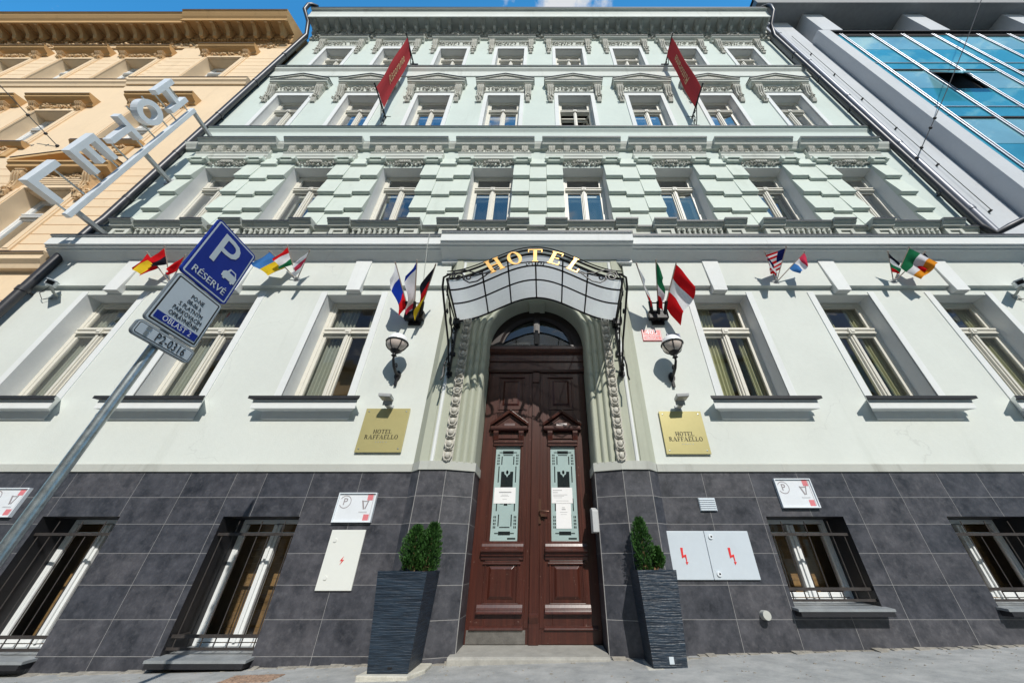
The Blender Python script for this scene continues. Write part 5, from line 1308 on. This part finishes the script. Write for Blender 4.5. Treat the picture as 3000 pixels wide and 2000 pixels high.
t = MB(); text_mb('P2-0316', .105, lambda u, v, w: (XF + .004 + w, 2.47 + u, 2.475 + v), 0, .0008, t, sx=.72, spacing=1.08)
t.box(XF + .003, XF + .0045, 2.245, 2.28, 2.49, 2.52, 1); t.box(XF + .003, XF + .0045, 2.248, 2.276, 2.44, 2.48, 1); t.build('lettering', ['sign_black', 'sign_edge'], p3, SO)
mb = MB()
for z in (2.47, 2.7, 2.95, 3.2, 3.6): mb.box(PX - .1, PX - .0195, 2.38, 2.46, z - .015, z + .015)
mb.build('clamps', 'galv', sp, SO)

# ------------------------------------------------------------------ cameras, pipes, cables
def camera_box(x, s, label):
    t = thing('security_camera', label, 'camera', (x - .1 * s, 5., 5.25), 'security cameras on the facade'); o = (x - .1 * s, 5., 5.25)
    mb = MB(); d = Vector((.75 * s, -.55, -.3)).normalized(); a = Vector((x - .12 * s, 4.85, 5.36)); q = d.to_track_quat('Y', 'Z').to_matrix()
    def T(u, v, w): p = q @ Vector((u, v, w)); return tuple(a + p)
    def hx(u0, u1, v0, v1, w0, w1, m=0): mb.hexa([T(u0, v0, w0), T(u1, v0, w0), T(u1, v1, w0), T(u0, v1, w0)], [T(u0, v0, w1), T(u1, v0, w1), T(u1, v1, w1), T(u0, v1, w1)], m)
    hx(-.055, .055, -.02, .3, -.045, .045); hx(-.065, .065, -.03, .34, .047, .06); hx(-.045, .045, .301, .304, -.035, .035, 1)
    mb.build('housing', ['alu', 'black_metal'], t, o, bevel=.008)
    mb = MB(); mb.tube([T(0, .12, -.045), (x - .03 * s, 4.9, 5.2), (x - .05 * s, 4.99, 5.18)], .02, 8); mb.box(x - .1 * s - .05, x - .1 * s + .08, 4.985, 5.0, 5.12, 5.24); mb.build('mount', 'strip', t, o, smooth=40)
    mb = MB(); mb.tube([T(0, 0, 0), (x - .3 * s, 4.9, 5.2), (x - .22 * s, 4.95, 5.08), (x - .1 * s, 4.985, 5.14)], .006, 5); mb.build('lead', 'cable', t, o)
camera_box(-9.1, 1, 'white security camera under the ledge next to the orange house'); camera_box(9.05, -1, 'white security camera under the ledge next to the glass office')
def pipe(path, r, mat, name, label, collars=()):
    mb = MB(); mb.tube(path, r, 14)
    for c in collars: mb.tube([(c[0], c[1], c[2] - .05), (c[0], c[1], c[2] + .05)], r * 1.18, 14); mb.box(c[0] - .02, c[0] + .02, c[1], c[1] + .14, c[2] - .015, c[2] + .015)
    return tag(mb.build(name, mat, smooth=50), label, 'drainpipe', 'drainpipes between the houses')
pipe([(-9.7, 4.86, -.2), (-9.7, 4.86, 6.05), (-9.72, 4.88, 7.0), (-9.76, 4.93, 7.4), (-9.76, 4.95, 19.4), (-9.8, 4.7, 20.1), (-9.93, 4.4, 20.5), (-9.93, 4.36, 21.0), (-9.88, 4.4, 21.2), (-9.65, 4.48, 21.2)], .075, 'pipe', 'drainpipe', 'dark drainpipe between the orange house and the green facade', [(-9.7, 4.86, z) for z in (1.5, 3.4, 5.25)] + [(-9.76, 4.94, z) for z in (8.2, 10.2, 12.4, 14.8, 17.2)])
pipe([(11.0, 4.7, 6.1), (10.7, 4.6, 6.85), (10.45, 4.6, 7.08), (10.1, 4.75, 6.95), (9.8, 4.86, 6.82), (9.72, 4.88, 7.1), (9.72, 4.92, 19.2), (9.74, 4.75, 19.9), (9.84, 4.42, 20.4), (9.88, 4.38, 20.9), (9.84, 4.42, 21.15), (9.65, 4.5, 21.2)], .07, 'pipe', 'drainpipe', 'dark drainpipe between the green facade and the grey office pier', [(9.72, 4.91, z) for z in (8.4, 10.6, 12.8, 15, 17.2)])
pipe([(10.3, 5.08, -.2), (10.3, 5.08, 22.0)], .075, 'pipe_grey', 'drainpipe', 'slim grey drainpipe on the pier beside the glass building', [(10.3, 5.08, z) for z in (8, 11, 14, 17, 20)])
mb = MB(); mb.box(-9.93, -9.835, 4.93, 5.1, -.3, 19.6); tag(mb.build('edge_flashing', 'pipe', None), 'dark sheet metal joint strip between the orange and green facades', 'flashing')
mb = MB(); mb.box(9.85, 9.95, 4.98, 5.2, 2., 21.5); mb.box(9.97, 10.05, 5.08, 5.19, 2., 21.6, 1); tag(mb.build('edge_flashing', ['pipe_grey', 'flashing'], None), 'grey sheet metal joint strip between the green and glass facades', 'flashing')
def cable(path, r, label, mat='cable', ins=(), ):
    mb = MB(); mb.tube(path, r, 6)
    for p in ins: mb.blob(p, .035, .035, .05, 0, None, 8, 4)
    tag(mb.build('cable', mat, smooth=50), label, 'cable', 'overhead cables')
p0, p1 = Vector((9.6, 4.9, 9.42)), Vector((13.6, 2.8, 15.6))
seg = [p0 + (p1 - p0) * t + Vector((0, 0, -.35 * 4 * t * (1 - t) * .3)) for t in [k / 20 for k in range(21)]] + [p0 + (p1 - p0) * 3]
cable(seg, .011, 'thin black street cable running up across the blue glass building', 'cable', [seg[1], seg[2], seg[4], seg[5]])
p0, p1 = Vector((-13.2, 4.98, 10.5)), Vector((-14.1, 4.4, 11.3)); seg = [p0 + (p1 - p0) * t for t in [k / 12 for k in range(13)]]
cable(seg + [p0 + (p1 - p0) * 6], .011, 'thin dark street cable anchored to the orange house', 'cable', [seg[1], seg[5], seg[11]])
cable([(-2.18, 4.6, 6.52), (-2.17, 4.62, 6.2), (-2.16, 4.8, 5.5), (-2.15, 4.92, 4.75)], .006, 'thin pale wire hanging from the ledge to a large flag holder', 'strip')

# ------------------------------------------------------------------ orange neighbour
OO = (-17, 5, 0); og = thing('apartment_building', 'apricot orange stucco apartment house with deep bracketed eaves coloured brown for shade', 'building', OO)
def op(mb, name, mats, **k): return mb.build(name, mats, og, OO, **k)
OX0, OX1 = -27., -9.94
OC = [(-11.9, 1.3), (-15.12, 1.2), (-17.5, 1.2), (-19.9, 1.2), (-22.3, 1.2), (-24.7, 1.2)]
ROWS = [(14.95, 16.92), (10.72, 12.72), (6.45, 8.58), (1.8, 4.6)]
mb = MB(); holes = [(c - w / 2, c + w / 2, a, b) for c, w in OC for a, b in ROWS]
zj = [6.3 + .315 * k for k in range(11)] + [14.9 + .33 * k for k in range(7)] + [.6 + .45 * k for k in range(11)]
wall(mb, OX0, OX1, -.5, 18.7, 5.0, holes, .3, 0, 0, (), zj, .022, None, .018)
op(mb, 'facade_wall', 'orange')
mb = MB(); wall(mb, -14.0, OX1 - .003, 6.2, 18.6, 4.95, [(-12.75, -11.05, a - .1, b + .1, .05) for a, b in ROWS[:3]], .05, 0, 0, (), zj, .022, None, .018)
mb.face([(-14., 4.95, 6.2), (-14., 4.95, 18.6), (-14., 5., 18.6), (-14., 5., 6.2)]); mb.face([(OX1 - .003, 4.95, 6.2), (OX1 - .003, 5., 6.2), (OX1 - .003, 5., 18.6), (OX1 - .003, 4.95, 18.6)])
op(mb, 'end_bay_wall', 'orange')
wo = None
ow = {}
for c, w in OC:
    for r, (a, b) in enumerate(ROWS):
        k = (w, b - a)
        if k not in ow: ow[k] = window(w, b - a, (b - a) * .7, 'white_paint', 'glass', 'grey', og, (c + 17, .27, a), name='window', boss=False)
        else: copy_part(ow[k], og, (c + 17, .27, a))
sm = {}
for c, w in OC:
    e = .05 if c > -13 else 0.
    for r, (a, b) in enumerate(ROWS[:3]):
        k = (w, r, e)
        if k in sm:
            for q in sm[k]: copy_part(q, og, (c + 17, 0, 0))
            continue
        hw = w / 2; Y = 5 - e; parts = []
        mb = MB()
        for s in (-1, 1):
            p, q = sorted((s * hw, s * (hw + .2))); mb.box(p, q, Y - .03, 5.01, a - .05, b + .02); p, q = sorted((s * (hw + .03), s * (hw + .15))); mb.box(p, q, Y - .045, Y - .029, a, b - .03)
        mb.box(-hw - .2, hw + .2, Y - .032, 5.01, b + .02, b + .14)
        parts.append(mb.build('window_surround', 'orange', og, (0, 5, 0), loc=(c + 17, 0, 0)))
        if not (r == 2 and e):
            zt = b + .55
            mb = MB(); P = [(5.01, zt + .1), (Y - .3, zt + .03), (Y - .3, zt - .01), (Y - .26, zt - .03), (Y - .25, zt - .09), (Y - .18, zt - .13), (Y - .08, zt - .17), (Y - .05, zt - .24), (5.01, zt - .26)]
            mb.prism(P, 'x', -hw - .42, hw + .42, 0, [1, 1, 0, 0, 0, 0, 0, 0, 0]); mb.box(-hw - .2, hw + .2, Y - .035, 5.01, b + .141, zt - .25, 0)
            hd = mb.build('window_hood', ['orange_shade', 'brown_flash'], og, (0, 5, 0), loc=(c + 17, 0, 0))
            mb = MB()
            for s in (-1, 1):
                mb = MB(); console(mb, s * (hw + .12), b - .02, zt - .25, Y, .17, .17); mb.build('bracket', 'orange_orn', hd, (0, 5, 0))
            mb = MB(); leafy(mb, -hw + .05, hw - .05, lambda t: (b + .24, .16), Y - .04, 40, .045, r + 20); mb.build('garland', 'orange_orn', hd, (0, 5, 0)); parts.append(hd)
        else:
            mb = MB(); z0 = b + .5
            P = [(5.01, z0 + .3), (Y - .32, z0 + .22), (Y - .32, z0 + .16), (Y - .28, z0 + .14), (Y - .26, z0 + .05), (Y - .14, z0 - .0), (5.01, z0 - .04)]
            mb.prism(P, 'x', -hw - .6, hw + .6, 0)
            for s in (-1, 1):
                lo = [(s * 1.3, Y - .32, z0 + .23), (0, Y - .32, z0 + .62), (0, 5.01, z0 + .7), (s * 1.3, 5.01, z0 + .31)]; hi = [(v[0], v[1], v[2] + .1) for v in lo]
                mb.hexa(lo[::s], hi[::s], 0); lo = [(v[0] * 1.01, v[1] - (.012 if v[1] < 4.9 else 0), v[2] + .101) for v in lo]; mb.hexa(lo[::s], [(v[0], v[1], v[2] + .03) for v in lo][::s], 1)
            mb.prism([(-1.2, z0 + .2), (1.2, z0 + .2), (0, z0 + .58)], 'y', Y - .1, Y)
            for k2 in range(4): mb.box(-hw - .15, hw + .15, Y - .05 - .012 * k2, 5.01, b + .14 + k2 * .06, b + .14 + k2 * .06 + .045, 2)
            hd = mb.build('window_hood', ['orange_shade', 'brown_flash', 'orange'], og, (0, 5, 0), loc=(c + 17, 0, 0))
            mb = MB()
            for s in (-1, 1):
                mb = MB(); console(mb, s * (hw + .22), b - .35, z0, Y, .22, .2); leafy(mb, s * (hw + .4) - .15, s * (hw + .4) + .15, lambda t: (b - .3, .3), Y - .05, 22, .06, 31); mb.build('bracket', 'orange_orn', hd, (0, 5, 0))
            mb = MB(); leafy(mb, -hw, hw, lambda t: (z0 - .08, .12), Y - .06, 40, .045, 8); mb.build('garland', 'orange_orn', hd, (0, 5, 0)); parts.append(hd)
        if r == 1:
            mb = MB(); mb.prism([(5.01, a - .0), (Y - .16, a - .04), (Y - .16, a - .1), (Y - .08, a - .18), (5.01, a - .2)], 'x', -hw - .3, hw + .3, 0, [1, 1, 0, 0, 0]); mb.box(-hw - .15, hw + .15, Y - .04, 5.01, a - .62, a - .2)
            sl = mb.build('window_sill', ['orange_shade', 'brown_flash'], og, (0, 5, 0), loc=(c + 17, 0, 0))
            mb = MB(); mb.box(-hw, hw, Y - .055, Y - .041, a - .55, a - .25); leafy(mb, -hw, hw, lambda t: (a - .4, .24), Y - .05, 50, .05, r + 3); mb.build('apron_ornament', 'orange_orn', sl, (0, 5, 0)); parts.append(sl)
        sm[k] = parts
mb = MB()
for (x0, x1, d) in ((OX0, -14.003, 0.), (-14.0, OX1, .06)):
    mb = MB(); mb.prism([(5.01, 14.87), (4.88 - d, 14.83), (4.86 - d, 14.83), (4.86 - d, 14.79), (4.88 - d, 14.78), (4.88 - d, 14.66), (4.93 - d, 14.6), (4.96 - d, 14.5), (5.01, 14.48)], 'x', x0, x1, 0, [1, 1, 1, 0, 0, 0, 0, 0, 0])
    op(mb, 'string_course', ['orange', 'brown_flash']); mb = MB()
    mb.prism([(5.01, 6.25), (4.84 - d, 6.2), (4.82 - d, 6.2), (4.82 - d, 6.16), (4.86 - d, 6.14), (4.86 - d, 6.02), (4.93 - d, 5.94), (4.96 - d, 5.85), (5.01, 5.84)], 'x', x0, x1, 0, [1, 1, 1, 0, 0, 0, 0, 0, 0])
    op(mb, 'string_course', ['orange', 'brown_flash'])
for (x0, x1, d) in ((OX0, -14.05, 0.), (-14.04, OX1 + .02, .07)):
    mb = MB()
    P = [(5.6, 19.7), (4.2 - d, 19.2), (4.16 - d, 19.19), (4.16 - d, 19.12), (4.2 - d, 19.1), (4.22 - d, 19.05), (4.3 - d, 18.93), (4.36 - d, 18.86), (4.38 - d, 18.78), (4.36 - d, 18.74), (4.36 - d, 18.68), (4.4 - d, 18.68), (4.4 - d, 18.8), (4.84 - d, 18.8), (4.86 - d, 18.66), (4.9 - d, 18.64), (4.92 - d, 18.5), (4.97 - d, 18.4), (5.01, 18.4), (5.6, 18.4)]
    mb.prism(P, 'x', x0, x1, 0, [1, 1, 1] + [0] * (len(P) - 3))
    k = x0
    while k < x1 - .1: mb.box(k, k + .06, 4.88 - d, 4.93 - d, 18.42, 18.5); k += .12
    op(mb, 'eaves_cornice', ['orange_shade', 'brown_flash'])
mb = MB(); mb.prism([(4.84, 18.4), (4.84, 18.79), (4.42, 18.79), (4.42, 18.72), (4.5, 18.68), (4.68, 18.55), (4.76, 18.4)], 'x', -.07, .07); mb.box(-.1, .1, 4.41, 4.84, 18.75, 18.795); mb.box(-.05, .05, 4.4, 4.44, 18.66, 18.75, 1)
m0 = mb.build('modillion', ['orange_shade', 'orange_orn'], og, (0, 5, 0), loc=(-10.2 + 17, -.07, 0))
for k in range(1, 32): copy_part(m0, og, (-10.2 - .535 * k + 17, -.07 if -10.2 - .535 * k > -14 else 0, 0))
mb = MB(); leafy(mb, OX0, OX1 - .1, lambda t: (18.12, .34), 4.95, 300, .08, 44); mb.box(OX0, OX1 - .01, 4.94, 5.01, 17.95, 18.39); op(mb, 'leaf_frieze', 'orange_orn')
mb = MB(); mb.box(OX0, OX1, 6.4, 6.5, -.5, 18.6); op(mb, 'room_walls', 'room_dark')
mb = MB(); mb.prism([(5.6, 19.75), (10, 22.5), (14, 19.7), (14, 19.3), (5.6, 19.3)], 'x', OX0, OX1, 1); mb.box(OX0, OX1, 13.8, 14, -.5, 19.4); mb.box(OX1 - .02, OX1, 5.3, 13.8, -.5, 19.3); op(mb, 'rear_walls_and_roof', ['orange', 'roof'])

# ------------------------------------------------------------------ glass office on the right
FO = (16, 5, 0); of = thing('office_building', 'grey concrete office block with blue glass curtain wall beside the hotel', 'building', FO)
def fp(mb, name, mats, **k): return mb.build(name, mats, of, FO, **k)
FX1 = 31.
mb = MB(); mb.box(9.85, 11.5, 5.19, 6, -.5, 22.6)
fp(mb, 'pier', 'concrete')
mb = MB(); mb.box(11.56, 12.07, 4.8, 6, -.5, 19.5); fp(mb, 'fin', 'concrete', bevel=.01)
mb = MB()
for z in (8.0, 10.0, 12., 14., 16., 18.): mb.box(10.86, 10.9, 5.12, 5.19, z, z + .04); mb.tube([(10.88, 5.13, z), (10.88, 5.13, z + 2)], .008, 5)
fp(mb, 'lightning_conductor', 'cable')
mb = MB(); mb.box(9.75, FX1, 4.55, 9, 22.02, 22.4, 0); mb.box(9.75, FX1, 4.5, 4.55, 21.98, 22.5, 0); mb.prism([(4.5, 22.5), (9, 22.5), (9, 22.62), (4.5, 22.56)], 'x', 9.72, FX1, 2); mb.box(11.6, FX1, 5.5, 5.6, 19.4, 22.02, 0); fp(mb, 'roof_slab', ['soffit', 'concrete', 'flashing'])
mb = MB(); mb.box(-.42, .42, 4.9, 5.5, 19.9, 22.015); st = mb.build('roof_bracket', 'concrete', of, (0, 5, 0), loc=(12.45 - 16, 0, 0))
for k in range(1, 5): copy_part(st, of, (12.45 + 4.57 * k - 16, 0, 0))
GY = 4.96
mx = [12.63]; pat = [1.28, 1.3, 1.28, .605]; k = 0
while mx[-1] < FX1 - 2: mx.append(mx[-1] + pat[k % 4]); k += 1
cols = [(12.075, 12.63)] + list(zip(mx, mx[1:]))
slits = [19.45, 15.94, 12.36, 8.78, 5.2, 1.62]
op_ = MB()
for ci, (x0, x1) in enumerate(cols):
    narrow = (x1 - x0) < .9
    panes = MB()
    for si, z in enumerate(slits):
        zn = slits[si + 1] if si + 1 < len(slits) else -.5
        opened = (ci == 2 and si == 1)
        if narrow: panes.box(x0, x1, GY, GY + .03, zn + .03, z - .0, 0); op_.box(x0, x1, GY + .012, GY + .02, z, z + .03)
        else:
            if not opened: panes.box(x0, x1, GY, GY + .03, z - 1.6, z - .11, 1)
            else:
                panes.hexa([(x0 + .03, GY - .42, z - 1.52), (x1 - .03, GY - .42, z - 1.52), (x1 - .03, GY - .39, z - 1.52), (x0 + .03, GY - .39, z - 1.52)], [(x0 + .03, GY, z - .12), (x1 - .03, GY, z - .12), (x1 - .03, GY + .03, z - .12), (x0 + .03, GY + .03, z - .12)], 1)
            panes.box(x0, x1, GY, GY + .03, z - 2.98, z - 1.63, 0); panes.box(x0, x1, GY, GY + .03, zn + .002, z - 3.0, 0)
            op_.box(x0 + .09, x1 - .09, GY - .035, GY - .002, z - .16, z - .1)
    panes.build('glazing', ['spandrel', 'vision'], of, FO)
op_.box(12.07, FX1, GY + .06, GY + .1, -.5, 19.7)
fp(op_, 'curtain_wall_back', 'slit')
mb = MB()
for z in slits: mb.box(12.075, FX1, GY - .03, GY - .003, z - 2.998, z - 2.982)
mb.box(12.075, FX1, GY - .02, GY + .05, 19.45, 19.56, 1); mb.box(12.0, FX1, GY - .1, GY + .05, 19.6, 19.66, 1); fp(mb, 'transom_rails', ['mull', 'slit'])
mb = MB()
for s in (-.052, .052): mb.tube([(s, GY - .026, -.4), (s, GY - .026, 19.62)], .011, 8, 0)
mb.box(-.044, .044, GY - .03, GY - .001, -.4, 19.6, 1)
ml = mb.build('mullion', ['mull', 'mull_dk'], of, (0, 5, 0), loc=(mx[0] - 16, 0, 0), smooth=40)
for x in mx[1:]: copy_part(ml, of, (x - 16, 0, 0))
mb = MB(); mb.box(9.86, FX1, 9, 9.2, -.5, 22.3); mb.box(9.86, 9.9, 6, 9, -.5, 22.3); fp(mb, 'rear_walls', 'concrete')

# ------------------------------------------------------------------ houses across the street (behind the viewer; seen mirrored in the glass)
def opposite(x0, x1, h, mat, label):
    o = (((x0 + x1) / 2), -10.2, 0); t = thing('apartment_building', label, 'building', o, 'houses across the street')
    mb = MB(); holes = []
    n = int((x1 - x0) / 2.6)
    for i in range(n):
        c = x0 + (x1 - x0) * (i + .5) / n
        for k in range(3): holes.append((-c - .6, -c + .6, 1.2 + 3.6 * k, 3.3 + 3.6 * k))
    wall(mb, -x1, -x0, -.7, h, 10.2, holes, .25, 0, 0)
    mb.v = [(-x, -y, z) for x, y, z in mb.v]
    mb.prism([(-10.2, h), (-9.8, h), (-9.75, h + .3), (-10.2, h + .35)], 'x', x0, x1); mb.prism([(-10.2, h + .35), (-14.5, h + 1.2), (-19, h), (-19, h - .2), (-10.2, h - .1)], 'x', x0, x1, 1)
    mb.box(x0, x1, -19, -18.8, -.7, h); mb.build('facade', [mat, 'roof'], t, o)
    g = MB()
    for a, b, c, d in holes: g.box(-b, -a, -10.46, -10.44, c, d)
    g.build('windows', 'opp_win', t, o)
opposite(-34, -6, 12.2, 'opp_wall', 'cream house across the street opposite the orange house'); opposite(-5.99, 12, 11.4, 'orange', 'apricot house across the street facing the hotel door'); opposite(12.01, 34, 12.8, 'trim', 'pale house across the street opposite the glass office')

# ------------------------------------------------------------------ light, sky, camera
sun = bpy.data.lights.new('sun', 'SUN'); sun.energy = 4.25; sun.angle = R(.53); sun.color = (1., .955, .88)
so = bpy.data.objects.new('sun', sun); C.objects.link(so); so.rotation_euler = (-SUNDIR).to_track_quat('-Z', 'Y').to_euler(); so.location = (10, -30, 40)
w = bpy.data.worlds.new('World'); bpy.context.scene.world = w; w.use_nodes = True; nt = w.node_tree; nt.nodes.clear()
sky = N(nt, 'ShaderNodeTexSky'); sky.sky_type = 'NISHITA'; sky.sun_disc = False
sky.sun_elevation = math.asin(SUNDIR.z); sky.sun_rotation = math.atan2(SUNDIR.x, SUNDIR.y); sky.air_density = 1.0; sky.dust_density = .4; sky.ozone_density = 2.0
bg = N(nt, 'ShaderNodeBackground'); bg.inputs['Strength'].default_value = .078; wo_ = N(nt, 'ShaderNodeOutputWorld')
tc = N(nt, 'ShaderNodeTexCoord'); sx = N(nt, 'ShaderNodeSeparateXYZ'); L(nt, tc.outputs['Generated'], sx.inputs[0])
cb = N(nt, 'ShaderNodeCombineXYZ')
for i, a in enumerate('XY'):
    dv = N(nt, 'ShaderNodeMath'); dv.operation = 'DIVIDE'; L(nt, sx.outputs[a], dv.inputs[0])
    mxz = N(nt, 'ShaderNodeMath'); mxz.operation = 'MAXIMUM'; mxz.inputs[1].default_value = .12; L(nt, sx.outputs['Z'], mxz.inputs[0]); L(nt, mxz.outputs[0], dv.inputs[1]); L(nt, dv.outputs[0], cb.inputs[i])
ofs = N(nt, 'ShaderNodeVectorMath'); ofs.operation = 'ADD'; ofs.inputs[1].default_value = (3.1, 1.7, 0); L(nt, cb.outputs[0], ofs.inputs[0])
# the strip of sky over the roofs (north) is a clear bright azure; one white cloud stands over the middle of the roof
yr = N(nt, 'ShaderNodeMapRange'); yr.inputs['From Min'].default_value = -.15; yr.inputs['From Max'].default_value = .15; L(nt, sx.outputs['Y'], yr.inputs['Value'])
zr = N(nt, 'ShaderNodeMapRange'); zr.inputs['From Min'].default_value = .5; zr.inputs['From Max'].default_value = .85; L(nt, sx.outputs['Z'], zr.inputs['Value'])
south = mix(nt, zr.outputs['Result'], (.85, .93, .98), (.8, 2.0, 2.5))
gain = mix(nt, yr.outputs['Result'], south, (.85, 3.0, 3.7))
skyc = mix(nt, 1., sky.outputs['Color'], gain, 'MULTIPLY')
dd = N(nt, 'ShaderNodeVectorMath'); dd.operation = 'DISTANCE'; dd.inputs[1].default_value = (.03, .2, 0); L(nt, cb.outputs[0], dd.inputs[0])
msk = N(nt, 'ShaderNodeMapRange'); msk.inputs['From Min'].default_value = .04; msk.inputs['From Max'].default_value = .2; msk.inputs['To Min'].default_value = .31; msk.inputs['To Max'].default_value = 0.; L(nt, dd.outputs['Value'], msk.inputs['Value'])
nrt = N(nt, 'ShaderNodeMath'); nrt.operation = 'MULTIPLY_ADD'; nrt.inputs[1].default_value = -.16; L(nt, yr.outputs['Result'], nrt.inputs[0]); L(nt, msk.outputs['Result'], nrt.inputs[2])
cn = N(nt, 'ShaderNodeMath'); cn.operation = 'ADD'; L(nt, noise(nt, 9., 8, ofs.outputs[0], .6), cn.inputs[0]); L(nt, nrt.outputs[0], cn.inputs[1])
cl = ramp(nt, cn.outputs[0], .54, .68)
L(nt, mix(nt, cl, skyc, (9.5, 9.8, 10.2)), bg.inputs['Color'])
L(nt, bg.outputs[0], wo_.inputs['Surface'])
cam = bpy.data.cameras.new('camera'); co = bpy.data.objects.new('camera', cam); C.objects.link(co)
co.location = (.11, 0, .9); co.rotation_euler = (R(90 + 33.178), 0, 0); cam.lens = 12.0; cam.sensor_width = 36; cam.shift_x = -70 / 2352; cam.clip_end = 2000; cam.clip_start = .05
sc = bpy.context.scene; sc.camera = co
sc.view_settings.view_transform = 'Standard'; sc.view_settings.look = 'None'; sc.view_settings.exposure = 0.; sc.view_settings.gamma = 1.; sc.view_settings.use_curve_mapping = False
sc.cycles.max_bounces = 8; sc.cycles.transparent_max_bounces = 16
